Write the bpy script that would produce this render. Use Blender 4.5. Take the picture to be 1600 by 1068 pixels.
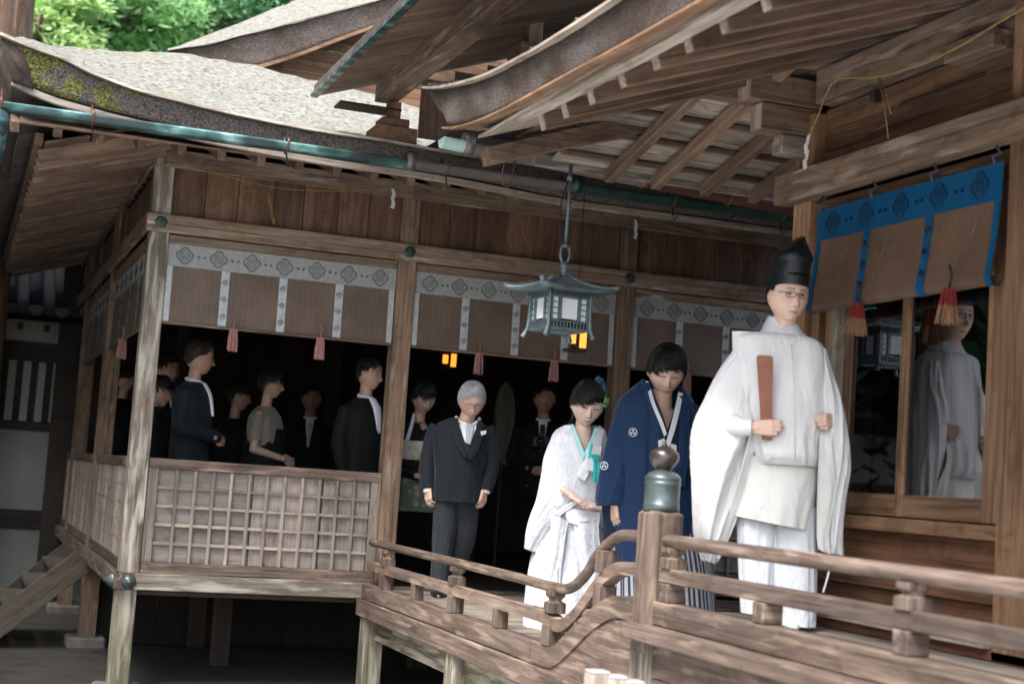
import bpy, bmesh, math, random
from math import sin, cos, pi, radians, exp, sqrt, atan2
from mathutils import Vector, Matrix, noise
random.seed(7)
SC = bpy.context.scene
for o in list(bpy.data.objects): bpy.data.objects.remove(o)
COL = SC.collection

# ------------------------------------------------------------------ camera
FPX, YAW, PIT, ROL, CZ = 2354.26, .347945, .0924584, .0679341, 1.7
Fw = Vector((sin(YAW)*cos(PIT), cos(YAW)*cos(PIT), sin(PIT)))
R0 = Vector((cos(YAW), -sin(YAW), 0)); U0 = R0.cross(Fw)
Rt = R0*cos(ROL) + U0*sin(ROL); Up = -R0*sin(ROL) + U0*cos(ROL)
CAM = Vector((0, 0, CZ))
cd = bpy.data.cameras.new('camera'); cam = bpy.data.objects.new('camera', cd); COL.objects.link(cam)
cam.matrix_world = Matrix(((Rt.x, Up.x, -Fw.x, 0), (Rt.y, Up.y, -Fw.y, 0), (Rt.z, Up.z, -Fw.z, CZ), (0, 0, 0, 1)))
cd.sensor_width = 36; cd.sensor_fit = 'HORIZONTAL'; cd.lens = FPX*36/1600
cd.clip_start = .05; cd.clip_end = 500
cd.dof.use_dof = True; cd.dof.focus_distance = 9.6; cd.dof.aperture_fstop = 2.2
SC.camera = cam
# ------------------------------------------------------------------ light
w = bpy.data.worlds.new('World'); SC.world = w; w.use_nodes = True
nt = w.node_tree; sk = nt.nodes.new('ShaderNodeTexSky'); sk.sky_type = 'NISHITA'; sk.sun_disc = False
SUN_EL, SUN_AZ = radians(58), radians(232)          # azimuth clockwise from +Y: behind and left of the camera
sk.sun_elevation = SUN_EL; sk.sun_rotation = SUN_AZ; sk.dust_density = 3; sk.air_density = 1.0
hs = nt.nodes.new('ShaderNodeHueSaturation'); hs.inputs['Saturation'].default_value = .7   # thin white cloud
nt.links.new(sk.outputs[0], hs.inputs['Color']); nt.links.new(hs.outputs[0], nt.nodes['Background'].inputs[0]); nt.nodes['Background'].inputs[1].default_value = .15
sl = bpy.data.lights.new('sun', 'SUN'); sl.energy = 1.5; sl.angle = radians(25); sl.color = (1, .99, .975)
so = bpy.data.objects.new('sun', sl); COL.objects.link(so)
sdir = Vector((sin(SUN_AZ)*cos(SUN_EL), cos(SUN_AZ)*cos(SUN_EL), sin(SUN_EL)))
so.rotation_euler = sdir.to_track_quat('Z', 'Y').to_euler(); so.location = (0, 0, 20)
SC.view_settings.view_transform = 'Standard'; SC.view_settings.look = 'None'
SC.view_settings.exposure = 1.95; SC.view_settings.gamma = 1
SC.render.engine = 'CYCLES'; SC.cycles.max_bounces = 8; SC.cycles.transparent_max_bounces = 12

# ------------------------------------------------------------------ helpers
def at(x, y, X=None, Y=None, Z=None, D=None):
    r = Fw*FPX + Rt*(x-800) - Up*(y-534)
    if D is not None: t = D/FPX
    elif X is not None: t = X/r.x
    elif Y is not None: t = Y/r.y
    else: t = (Z-CZ)/r.z
    return CAM + r*t
WM = {}
def link(name, data, parent=None, M=None, mat=None):
    o = bpy.data.objects.new(name, data); COL.objects.link(o)
    M = M or Matrix()
    WM[o.name] = M
    if parent:
        o.parent = parent; o.matrix_basis = WM[parent.name].inverted() @ M
    else: o.matrix_basis = M
    if mat and data is not None and not data.materials: data.materials.append(mat)
    return o
def thing(name, loc, label, cat, group=None, rz=0):
    o = link(name, None, None, Matrix.Translation(loc) @ Matrix.Rotation(rz, 4, 'Z'))
    o.empty_display_size = .1
    o['label'] = label; o['category'] = cat
    if group: o['group'] = group
    return o
def tag(o, label, cat, group=None):
    o['label'] = label; o['category'] = cat
    if group: o['group'] = group
    return o
def part(name, parent):
    o = link(name, None, parent, WM[parent.name].copy()); return o
def mesh(name, vs, fs, smooth=False, mats=None, fm=None):
    m = bpy.data.meshes.new(name); m.from_pydata([tuple(v) for v in vs], [], fs); m.update()
    if smooth:
        m.polygons.foreach_set('use_smooth', [True]*len(m.polygons))
    if mats:
        for a in mats: m.materials.append(a)
        if fm: m.polygons.foreach_set('material_index', fm)
    return m
_bc = {}
def boxmesh(l, wd, h, mat, bev=.005):
    k = (round(l, 3), round(wd, 3), round(h, 3), mat.name, bev)
    if k in _bc: return _bc[k]
    bm = bmesh.new(); bmesh.ops.create_cube(bm, size=1)
    for v in bm.verts: v.co = Vector((v.co.x*l, v.co.y*wd, v.co.z*h))
    b = min(bev, wd*.2, h*.2, l*.2)
    if b > .0008: bmesh.ops.bevel(bm, geom=bm.edges[:], offset=b, segments=1, affect='EDGES')
    m = bpy.data.meshes.new('piece'); bm.to_mesh(m); bm.free(); m.materials.append(mat); _bc[k] = m
    return m
def beam(name, a, b, wd, h, mat, parent=None, up=(0, 0, 1), bev=.005):
    a = Vector(a); b = Vector(b); x = (b-a); l = x.length; x.normalize()
    z = Vector(up); y = z.cross(x).normalized(); z = x.cross(y)
    M = Matrix(((x.x, y.x, z.x, 0), (x.y, y.y, z.y, 0), (x.z, y.z, z.z, 0), (0, 0, 0, 1)))
    M = Matrix.Translation((a+b)/2) @ M
    return link(name, boxmesh(l, wd, h, mat, bev), parent, M)
def box(name, x0, x1, y0, y1, z0, z1, mat, parent=None, bev=.005):
    d = (x1-x0, y1-y0, z1-z0); c = ((x0+x1)/2, (y0+y1)/2, (z0+z1)/2)
    if d[0] >= d[1] and d[0] >= d[2]: return beam(name, (x0, c[1], c[2]), (x1, c[1], c[2]), d[1], d[2], mat, parent, bev=bev)
    if d[1] >= d[2]: return beam(name, (c[0], y0, c[2]), (c[0], y1, c[2]), d[0], d[2], mat, parent, bev=bev)
    return beam(name, (c[0], c[1], z0), (c[0], c[1], z1), d[1], d[0], mat, parent, up=(1, 0, 0), bev=bev)
def grid(rows, close=False):
    n = len(rows[0]); vs = [p for r in rows for p in r]; fs = []
    for i in range(len(rows)-1):
        for j in range(n if close else n-1):
            k = (j+1) % n; fs.append((i*n+j, i*n+k, (i+1)*n+k, (i+1)*n+j))
    return vs, fs
def local(vs, M):
    I = M.inverted(); return [I @ Vector(v) for v in vs]
def wmesh(name, vs, fs, mat, parent=None, smooth=False, origin=None):
    """a mesh given in world coordinates, with its origin at its own centre"""
    vs = [Vector(v) for v in vs]
    c = origin or sum(vs, Vector())/len(vs); M = Matrix.Translation(c)
    if mat and 'grain' in mat:      # timber: local x runs along the longest extent so that the grain follows the piece
        e = [max(v[i] for v in vs)-min(v[i] for v in vs) for i in range(3)]
        if e[1] > e[0] and e[1] >= e[2]: M = M @ Matrix.Rotation(pi/2, 4, 'Z')
        elif e[2] > e[0]: M = M @ Matrix.Rotation(-pi/2, 4, 'Y')
    I = M.inverted()
    return link(name, mesh(name, [I @ v for v in vs], fs, smooth), parent, M, mat)
def catmull(P, n):
    P = [Vector(p) for p in P]; out = []
    for i in range(len(P)-1):
        a = P[max(i-1, 0)]; b = P[i]; c = P[i+1]; d = P[min(i+2, len(P)-1)]
        for k in range(n):
            t = k/n
            out.append(.5*((2*b)+(c-a)*t+(2*a-5*b+4*c-d)*t*t+(3*b-a-3*c+d)*t**3))
    out.append(P[-1]); return out
def tubemesh(P, r, seg=10, cap=True, sq=1.0):
    P = [Vector(p) for p in P]; R = r if isinstance(r, (list, tuple)) else [r]*len(P)
    rows = []; prev = None
    for i, p in enumerate(P):
        t = (P[min(i+1, len(P)-1)]-P[max(i-1, 0)]).normalized()
        if prev is None:
            u = t.cross(Vector((0, 0, 1)));
            if u.length < .1: u = t.cross(Vector((0, 1, 0)))
            u.normalize()
        else: u = (prev - t*prev.dot(t)).normalized()
        prev = u; v = t.cross(u)
        rows.append([p + (u*cos(2*pi*j/seg) + v*sin(2*pi*j/seg)*sq)*R[i] for j in range(seg)])
    vs, fs = grid(rows, True)
    if cap:
        fs.append(tuple(range(seg))[::-1]); fs.append(tuple(range(len(vs)-seg, len(vs))))
    return vs, fs
def tube(name, P, r, mat, parent=None, seg=10):
    vs, fs = tubemesh(P, r, seg); return wmesh(name, vs, fs, mat, parent, True)
def sweep(P, wd, h, up=(0, 0, 1)):
    """rectangular section swept along P, up kept"""
    P = [Vector(p) for p in P]; rows = []
    for i, p in enumerate(P):
        t = (P[min(i+1, len(P)-1)]-P[max(i-1, 0)]).normalized()
        s = Vector(up).cross(t).normalized(); n = t.cross(s)
        W = wd[i] if isinstance(wd, (list, tuple)) else wd
        rows.append([p+s*W/2+n*h/2, p-s*W/2+n*h/2, p-s*W/2-n*h/2, p+s*W/2-n*h/2])
    vs, fs = grid(rows, True); fs += [(3, 2, 1, 0), tuple(range(len(vs)-4, len(vs)))]
    return vs, fs
def lathe(name, prof, c, mat, parent=None, seg=24):
    rows = [[Vector((c[0]+r*cos(2*pi*j/seg), c[1]+r*sin(2*pi*j/seg), c[2]+z)) for j in range(seg)] for r, z in prof]
    vs, fs = grid(rows, True); fs += [tuple(range(seg))[::-1], tuple(range(len(vs)-seg, len(vs)))]
    return wmesh(name, vs, fs, mat, parent, True)

# ------------------------------------------------------------------ materials
def nmat(name):
    m = bpy.data.materials.new(name); m.use_nodes = True; n = m.node_tree
    return m, n, n.nodes['Principled BSDF']
def N(n, t, **k):
    x = n.nodes.new('ShaderNode'+t)
    for a, b in k.items():
        if a.startswith('i_'): x.inputs[a[2:].replace('_', ' ')].default_value = b
        else: setattr(x, a, b)
    return x
def ramp(n, src, stops):
    r = N(n, 'ValToRGB'); e = r.color_ramp.elements
    while len(e) < len(stops): e.new(.5)
    for i, (p, c) in enumerate(stops):
        e[i].position = p; e[i].color = (c, c, c, 1) if isinstance(c, (int, float)) else (*c, 1)
    n.links.new(src, r.inputs[0]); return r
def mix(n, f, a, b, mode='MIX'):
    x = N(n, 'MixRGB', blend_type=mode)
    for s, v in ((0, f), (1, a), (2, b)):
        if hasattr(v, 'is_linked') or hasattr(v, 'links'): n.links.new(v, x.inputs[s])
        else: x.inputs[s].default_value = v if s == 0 else (*v, 1)
    return x.outputs[0]
def bump(n, src, bs, st=.3, d=.01):
    b = N(n, 'Bump'); b.inputs['Strength'].default_value = st; b.inputs['Distance'].default_value = d
    n.links.new(src, b.inputs['Height']); n.links.new(b.outputs[0], bs.inputs['Normal'])
def wood(name, dark, mid, light, peel=.0, peelc=(.55, .5, .44), rough=.75, moss=0, soft=0):
    m, n, b = nmat(name); m['grain'] = 1
    tc = N(n, 'TexCoord'); oi = N(n, 'ObjectInfo'); ad = N(n, 'VectorMath', operation='ADD')
    ml = N(n, 'VectorMath', operation='SCALE'); n.links.new(tc.outputs['Object'], ad.inputs[0])
    cx = N(n, 'CombineXYZ'); mu = N(n, 'Math', operation='MULTIPLY'); mu.inputs[1].default_value = 37.3
    n.links.new(oi.outputs['Random'], mu.inputs[0])
    for i in range(3): n.links.new(mu.outputs[0], cx.inputs[i])
    n.links.new(cx.outputs[0], ad.inputs[1])
    def mp(s, t='Noise', sc=1, det=5, dist=0):
        q = N(n, 'Mapping'); q.inputs['Scale'].default_value = s; n.links.new(ad.outputs[0], q.inputs[0])
        z = N(n, 'Tex'+t); z.inputs['Scale'].default_value = sc
        if t == 'Noise': z.inputs['Detail'].default_value = det; z.inputs['Distortion'].default_value = dist
        n.links.new(q.outputs[0], z.inputs[0]); return z
    g = mp((2.3, 32, 32), sc=1, det=7, dist=.35)
    r = ramp(n, g.outputs[0], [(.25, dark), (.5, mid), (.78, light)])
    bl = mp((.8, 3, 3), sc=1.2, det=3)
    rb = ramp(n, bl.outputs[0], [(.3, .55), (.65, 1.15)])
    c = mix(n, 1, r.outputs[0], rb.outputs[0], 'MULTIPLY')
    cr = mp((.9, 55, 55), sc=1, det=2, dist=.3)
    rc = ramp(n, cr.outputs[0], [(.33, .8 if soft else .5), (.40, 1)])
    c = mix(n, 1, c, rc.outputs[0], 'MULTIPLY')
    fg = mp((5, 150, 150), sc=1, det=3, dist=.2); rf = ramp(n, fg.outputs[0], [(.3, .8), (.7, 1.18)]); c = mix(n, 1, c, rf.outputs[0], 'MULTIPLY')
    st_ = mp((2.5, 4, 4), sc=2.2, det=7, dist=1.2); rs = ramp(n, st_.outputs[0], [(.36, (.62, .55, .5)), (.46, (1, 1, 1))]); c = mix(n, .6, c, mix(n, 1, c, rs.outputs[0], 'MULTIPLY'))
    if peel:
        pn = mp((1.5, 12, 12), sc=1.7, det=9, dist=.25)
        rp = ramp(n, pn.outputs[0], [(.62-peel*.18, 0), (.72-peel*.1, .8)])
        c = mix(n, rp.outputs[0], c, peelc)
    if moss:
        geo = N(n, 'NewGeometry'); sp = N(n, 'SeparateXYZ'); n.links.new(geo.outputs['Position'], sp.inputs[0])
        mr = N(n, 'MapRange'); mr.inputs[1].default_value = .9; mr.inputs[2].default_value = -.1; n.links.new(sp.outputs[2], mr.inputs[0])
        mm = N(n, 'Math', operation='MULTIPLY'); n.links.new(mr.outputs[0], mm.inputs[0]); n.links.new(rb.outputs[0], mm.inputs[1])
        m2 = N(n, 'Math', operation='MULTIPLY'); n.links.new(mm.outputs[0], m2.inputs[0]); m2.inputs[1].default_value = moss
        c = mix(n, m2.outputs[0], c, (.07, .09, .03))
    hv = N(n, 'Math', operation='MULTIPLY_ADD'); n.links.new(oi.outputs['Random'], hv.inputs[0]); hv.inputs[1].default_value = .45; hv.inputs[2].default_value = .78
    c = mix(n, 1, c, hv.outputs[0], 'MULTIPLY')
    hs_ = N(n, 'HueSaturation'); hs_.inputs['Saturation'].default_value = 1.12; n.links.new(c, hs_.inputs['Color']); c = hs_.outputs[0]
    n.links.new(c, b.inputs['Base Color']); b.inputs['Roughness'].default_value = rough
    bump(n, g.outputs[0], b, .5, .004)
    return m
def plain(name, col, rough=.7, metal=0, spec=.5, var=.0, sc=8, bs=0, sheen=0, emit=None, es=0):
    m, n, b = nmat(name); b.inputs['Roughness'].default_value = rough; b.inputs['Metallic'].default_value = metal
    b.inputs['Specular IOR Level'].default_value = spec
    tc = N(n, 'TexCoord'); z = N(n, 'TexNoise'); z.inputs['Scale'].default_value = sc; z.inputs['Detail'].default_value = 5
    n.links.new(tc.outputs['Object'], z.inputs[0])
    r = ramp(n, z.outputs[0], [(.3, tuple(max(0, c*(1-var)) for c in col)), (.7, tuple(c*(1+var) for c in col))])
    n.links.new(r.outputs[0], b.inputs['Base Color'])
    if bs: bump(n, z.outputs[0], b, bs, .01)
    if sheen: b.inputs['Sheen Weight'].default_value = sheen
    if emit: b.inputs['Emission Color'].default_value = (*emit, 1); b.inputs['Emission Strength'].default_value = es
    return m
W_POST = wood('weathered_post_wood', (.14, .088, .058), (.235, .160, .112), (.33, .245, .185), peel=.12, peelc=(.36, .30, .24))
W_LOW = wood('worn_grey_post_wood', (.12, .095, .07), (.21, .175, .135), (.33, .29, .24), peel=.8, peelc=(.50, .47, .40), moss=.5)
W_BEAM = wood('pale_beam_wood', (.16, .11, .078), (.26, .19, .138), (.37, .29, .22), peel=.15)
W_BOARD = wood('brown_wall_board', (.115, .064, .042), (.17, .102, .068), (.225, .15, .105), soft=1)
W_RAIL = wood('grey_railing_wood', (.075, .05, .039), (.145, .105, .083), (.24, .19, .16), peel=.35, peelc=(.34, .26, .2))
W_LAT = wood('lattice_wood', (.24, .195, .16), (.335, .28, .235), (.42, .36, .31))
W_TILE = wood('lattice_backing_wood', (.27, .235, .205), (.315, .275, .245), (.36, .32, .285), rough=.8, soft=1)
W_RAFT = wood('brown_rafter_wood', (.13, .085, .058), (.205, .138, .097), (.29, .205, .15))
W_PALE = wood('pale_roof_board', (.26, .21, .17), (.40, .34, .28), (.54, .48, .41), peel=.2)
W_MAIN = wood('warm_wall_wood', (.09, .047, .027), (.155, .086, .051), (.23, .138, .085), peel=.04, peelc=(.36, .28, .2))
W_MPOST = wood('warm_post_wood', (.17, .095, .055), (.28, .17, .105), (.38, .25, .16))
W_NAG = wood('knotty_lintel_wood', (.14, .095, .065), (.21, .148, .105), (.30, .225, .17), peel=.4, peelc=(.45, .36, .28))
W_SHADE = wood('black_underfloor_wood', (.006, .005, .004), (.012, .009, .007), (.02, .015, .011))  # near black stands in for the shade under the floor
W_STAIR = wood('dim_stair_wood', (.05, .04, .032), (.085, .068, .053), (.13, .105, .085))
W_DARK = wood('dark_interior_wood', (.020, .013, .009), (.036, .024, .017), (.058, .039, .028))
W_DECK = wood('grey_deck_board', (.18, .145, .12), (.28, .24, .20), (.37, .33, .29))
W_STEP = wood('red_brown_base_board', (.10, .045, .025), (.17, .085, .05), (.24, .13, .08))
def bark_mat(name, light):
    m, n, b = nmat(name); tc = N(n, 'TexCoord')
    q = N(n, 'Mapping'); q.inputs['Scale'].default_value = (1, 1, 2.2); n.links.new(tc.outputs['Object'], q.inputs[0])
    z = N(n, 'TexNoise'); z.inputs['Scale'].default_value = 55; z.inputs['Detail'].default_value = 4; z.inputs['Roughness'].default_value = .8
    n.links.new(q.outputs[0], z.inputs[0])
    z2 = N(n, 'TexNoise'); z2.inputs['Scale'].default_value = 3.5; z2.inputs['Detail'].default_value = 4; n.links.new(tc.outputs['Object'], z2.inputs[0])
    r = ramp(n, z.outputs[0], [(.30, (.035, .026, .022)), (.5, (.125, .10, .086)), (.68, light)])
    r2 = ramp(n, z2.outputs[0], [(.35, (.6, .47, .40)), (.6, (1.1, 1.08, 1.06))])
    c = mix(n, 1, r.outputs[0], r2.outputs[0], 'MULTIPLY')
    n.links.new(c, b.inputs['Base Color']); b.inputs['Roughness'].default_value = .9
    bump(n, z.outputs[0], b, .9, .015); return m
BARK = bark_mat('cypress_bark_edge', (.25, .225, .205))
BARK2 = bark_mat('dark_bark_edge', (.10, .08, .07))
def rooftop_mat():
    m, n, b = nmat('lichen_bark_roof'); tc = N(n, 'TexCoord')
    z = N(n, 'TexNoise'); z.inputs['Scale'].default_value = 24; z.inputs['Detail'].default_value = 6; z.inputs['Roughness'].default_value = .7
    z2 = N(n, 'TexNoise'); z2.inputs['Scale'].default_value = 1.6; z2.inputs['Detail'].default_value = 5
    v = N(n, 'TexVoronoi'); v.inputs['Scale'].default_value = 22
    for a in (z, z2, v): n.links.new(tc.outputs['Object'], a.inputs[0])
    r = ramp(n, z.outputs[0], [(.36, (.07, .065, .055)), (.5, (.21, .20, .165)), (.7, (.31, .30, .26))])
    r2 = ramp(n, z2.outputs[0], [(.30, (.6, .6, .6)), (.42, (0, 0, 0))])
    c = mix(n, r2.outputs[0], r.outputs[0], (.17, .17, .08))
    r3 = ramp(n, v.outputs['Distance'], [(.08, .45), (.2, 1)])
    c = mix(n, 1, c, r3.outputs[0], 'MULTIPLY')
    n.links.new(c, b.inputs['Base Color']); b.inputs['Roughness'].default_value = .95
    bump(n, z.outputs[0], b, .8, .02); return m
ROOFTOP = rooftop_mat()
def moss_bark():
    m, n, b = nmat('mossy_bark_edge'); tc = N(n, 'TexCoord'); z = N(n, 'TexNoise'); z.inputs['Scale'].default_value = 7; z.inputs['Detail'].default_value = 8
    z2 = N(n, 'TexNoise'); z2.inputs['Scale'].default_value = 60; z2.inputs['Detail'].default_value = 4
    for a in (z, z2): n.links.new(tc.outputs['Object'], a.inputs[0])
    geo = N(n, 'NewGeometry'); sp = N(n, 'SeparateXYZ'); n.links.new(geo.outputs['Position'], sp.inputs[0])
    mr = N(n, 'MapRange'); mr.inputs[1].default_value = 1.25; mr.inputs[2].default_value = .1; mr.inputs[3].default_value = -.28; mr.inputs[4].default_value = .16; n.links.new(sp.outputs[0], mr.inputs[0])
    ad = N(n, 'Math', operation='ADD'); n.links.new(z.outputs[0], ad.inputs[0]); n.links.new(mr.outputs[0], ad.inputs[1])
    r = ramp(n, ad.outputs[0], [(.47, 0), (.56, 1)])
    rb = ramp(n, z2.outputs[0], [(.3, (.035, .026, .022)), (.66, (.17, .14, .12))])
    rg = ramp(n, z2.outputs[0], [(.3, (.02, .02, .008)), (.5, (.12, .12, .03)), (.7, (.28, .27, .07))])
    n.links.new(mix(n, r.outputs[0], rb.outputs[0], rg.outputs[0]), b.inputs['Base Color']); b.inputs['Roughness'].default_value = .95
    bump(n, z2.outputs[0], b, .8, .015); return m
MOSSBARK = moss_bark()
def copper():
    m, n, b = nmat('verdigris_copper'); tc = N(n, 'TexCoord')
    q = N(n, 'Mapping'); q.inputs['Scale'].default_value = (1.2, 2.5, 2.5); n.links.new(tc.outputs['Object'], q.inputs[0])
    z = N(n, 'TexNoise'); z.inputs['Scale'].default_value = 3; z.inputs['Detail'].default_value = 7; n.links.new(q.outputs[0], z.inputs[0])
    r = ramp(n, z.outputs[0], [(.3, (.05, .055, .055)), (.5, (.045, .085, .085)), (.6, (.09, .22, .20)), (.72, (.36, .58, .52))])
    n.links.new(r.outputs[0], b.inputs['Base Color']); b.inputs['Metallic'].default_value = .45; b.inputs['Roughness'].default_value = .33
    return m
COPPER = copper()
COPPER_BR = plain('brown_copper', (.17, .15, .135), .45, .3, var=.3, sc=3)
COPPER_RED = plain('red_brown_copper', (.13, .055, .04), .5, .3, var=.4, sc=3)
COPPER_DG = plain('dark_green_copper', (.03, .075, .06), .45, .3, var=.4, sc=4)
COPPER_PALE = plain('pale_verdigris', (.38, .56, .50), .6, 0, var=.15, sc=6)
BRONZE = plain('green_grey_bronze', (.105, .135, .13), .38, .55, var=.25, sc=5)
BRONZE_DK = plain('lantern_bronze', (.15, .195, .205), .5, .5, var=.3, sc=9)
BRONZE_BR = plain('polished_brown_bronze', (.095, .075, .068), .32, .7, var=.45, sc=8)
FITTING = plain('aged_green_fitting', (.035, .07, .055), .5, .3, var=.3, sc=20)
BLACK = plain('black_iron', (.01, .01, .012), .5)
PAPER = plain('white_paper', (.8, .8, .78), .8)
ROPE = plain('yellow_straw_rope', (.33, .22, .07), .8, var=.3, sc=60)
PLASTER = plain('aged_white_plaster', (.30, .30, .27), .9, var=.1, sc=2)
BOUNCE = plain('pale_courtyard_gravel', (.56, .56, .55), .9, var=.25, sc=40, bs=.4)  # kept pale so the added ground reflects fill light
STONE = plain('grey_stone', (.16, .15, .13), .9, var=.3, sc=9, bs=.4)
LITTER_SHADE = plain('damp_black_leaf_litter', (.018, .015, .012), .95, var=.7, sc=14, bs=.6)  # near black puts the underfloor shade into the litter colour
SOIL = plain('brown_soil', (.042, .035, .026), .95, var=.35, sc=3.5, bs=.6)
TILE = plain('grey_roof_tile', (.006, .006, .0065), .9, spec=.1, var=.3, sc=8)
TILE_END = plain('pale_tile_end', (.08, .08, .075), .7, var=.3, sc=20)
# ------------------------------------------------------------------ ground
def setting(name, kind='structure'):
    o = link(name, None, None, Matrix()); o['kind'] = kind; return o
rows = []
for i in range(61):
    y = -3 + i*.8; row = []
    for j in range(51):
        x = -20 + j*.9
        z = .03*noise.noise(Vector((x*.7, y*.7, 0))) - .02
        row.append((x, y, z))
    rows.append(row)
for i in range(1, 13):
    rows.append([(-20*(1+i*.4)+j*.9*(1+i*.4), 45+i*14, -.02) for j in range(51)])
vs, fs = grid(rows); g = wmesh('ground', vs, fs, SOIL, None, True, Vector((0, 0, 0))); g['kind'] = 'structure'

vs, fs = grid([[Vector((-14+i*1.04, -3+j*.65, .02)) for i in range(17)] for j in range(21)]); g = wmesh('gravel_courtyard', vs, fs, BOUNCE, None, True); g['kind'] = 'structure'  # unseen pale ground added to bounce light up under the eaves
vs, fs = grid([[(lambda x, y: Vector((x, y, .045+.03*noise.noise(Vector((x*.7, y*.7, 0))))))((1.2+.5*noise.noise(Vector((j*.5, 3, 1))) if i == 0 else 1.2)+i*.4, 10.2+j*.4) - Vector((0, 0, .12 if i == 0 or j in (0, 10) else 0)) for i in range(24)] for j in range(11)]); g = wmesh('leaf_litter', vs, fs, LITTER_SHADE, None, True); g['kind'] = 'stuff'; g['label'] = 'damp black leaf litter covering the soil under the hall'; g['category'] = 'leaf litter'  # dark litter sheet that paints the shade under the hall
# ------------------------------------------------------------------ hall
YH = 11.28; YC = 11.35; XL = 1.193; DZ = .82
hall = thing('worship_hall', (3, 14, 0), 'long weathered timber shrine hall with open bays full of guests behind the railing', 'building')
PX = [1.268, 3.183, 5.072, 6.98, 8.9]
for i, x in enumerate(PX):
    box('post', x-.072, x+.072, YH, YH+.15, .745, 3.96, W_LOW if i == 0 else W_POST, hall)
    if i == 0: box('post', x-.082, x+.068, YH+.005, YH+.155, -.02, .742, W_LOW, hall)
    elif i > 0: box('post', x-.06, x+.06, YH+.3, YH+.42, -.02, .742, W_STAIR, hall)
    if i: pass
for y in (14.15, 17.0):
    box('post', XL, XL+.15, y-.02, y+.13, -.02, 3.96, W_POST, hall)
    box('footing_stone', XL-.1, XL+.24, y-.12, y+.23, -.06, .07, STONE, hall, .02)
box('footing_stone', XL-.1, XL+.24, 11.2, 11.5, -.06, .06, STONE, hall, .02)
for x in (2.2, 3.9, 5.6, 7.2):
    for y in (12.6, 13.9):
        box('underfloor_post', x-.07, x+.07, y-.07, y+.07, -.02, .6, W_DARK, hall)
# beams along the front
box('base_beam', XL-.025, 3.13, YH-.05, YH+.1, .745, .862, W_LOW, hall)
box('base_beam', 3.135, 9, YH-.03, YH+.1, .72, .84, W_RAIL, hall)
for i in range(4):
    box('tie_beam', PX[i]+(-.1 if i == 0 else .0), PX[i+1], YH-.03, YH-.002, 3.36, 3.495, W_BEAM, hall)
    box('lintel', PX[i]+.075, PX[i+1]-.075, YH+.02, YH+.12, 3.295, 3.36, W_BEAM, hall)
    box('upper_beam', PX[i], PX[i+1], YH-.02, YH+.0-.002, 3.85, 3.985, W_BEAM, hall)
    n = 7; a = PX[i]+.074; b = PX[i+1]-.074
    cuts = [a+(b-a)*(k/n)+(random.uniform(-.02, .02) if 0 < k < n else 0) for k in range(n+1)]
    for k in range(n):
        box('wall_board', cuts[k]+.002, cuts[k+1]-.002, YH+.045+random.uniform(0, .006), YH+.07, 3.50, 3.90, W_BOARD, hall, .003)
# beams along the left side
YS = [11.43, 14.13, 14.28, 16.98, 17.13, 18.6]
for k in range(3):
    a, b = YS[2*k], YS[2*k+1]
    box('base_beam', XL-.03, XL+.12, a-.2 if k == 0 else a-.13, b, .745, .862, W_RAIL, hall)
    box('tie_beam', XL-.03, XL-.002, a-.17, b, 3.36, 3.495, W_POST, hall)
    box('lintel', XL+.02, XL+.12, a, b, 3.27, 3.36, W_POST, hall)
    box('upper_beam', XL-.02, XL-.002, a-.17, b, 3.85, 3.985, W_POST, hall)
    for j in range(9):
        y0 = a+(b-a)*j/9; box('wall_board', XL+.045, XL+.07, y0+.002, y0+(b-a)/9-.002, 3.50, 3.86, W_BOARD, hall, .003)
# interior shell: floor, back wall, ceiling, right wall
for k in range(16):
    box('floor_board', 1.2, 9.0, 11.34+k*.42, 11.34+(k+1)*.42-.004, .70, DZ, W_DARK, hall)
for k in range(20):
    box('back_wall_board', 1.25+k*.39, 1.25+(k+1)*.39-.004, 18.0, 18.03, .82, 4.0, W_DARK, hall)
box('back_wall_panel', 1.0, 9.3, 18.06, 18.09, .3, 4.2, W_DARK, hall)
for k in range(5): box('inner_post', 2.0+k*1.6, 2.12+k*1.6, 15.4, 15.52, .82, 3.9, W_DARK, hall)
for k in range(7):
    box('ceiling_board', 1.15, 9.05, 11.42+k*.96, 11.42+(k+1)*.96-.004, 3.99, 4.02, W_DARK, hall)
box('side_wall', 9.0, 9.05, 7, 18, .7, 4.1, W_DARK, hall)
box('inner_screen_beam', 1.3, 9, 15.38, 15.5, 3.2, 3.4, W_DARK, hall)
for k in range(26): box('underfloor_board', 1.3+k*.3, 1.3+(k+1)*.3-.004, 14.4, 14.43, -.02, .7, W_SHADE, hall)  # boards added to close off the underfloor light, coloured as shade
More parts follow.
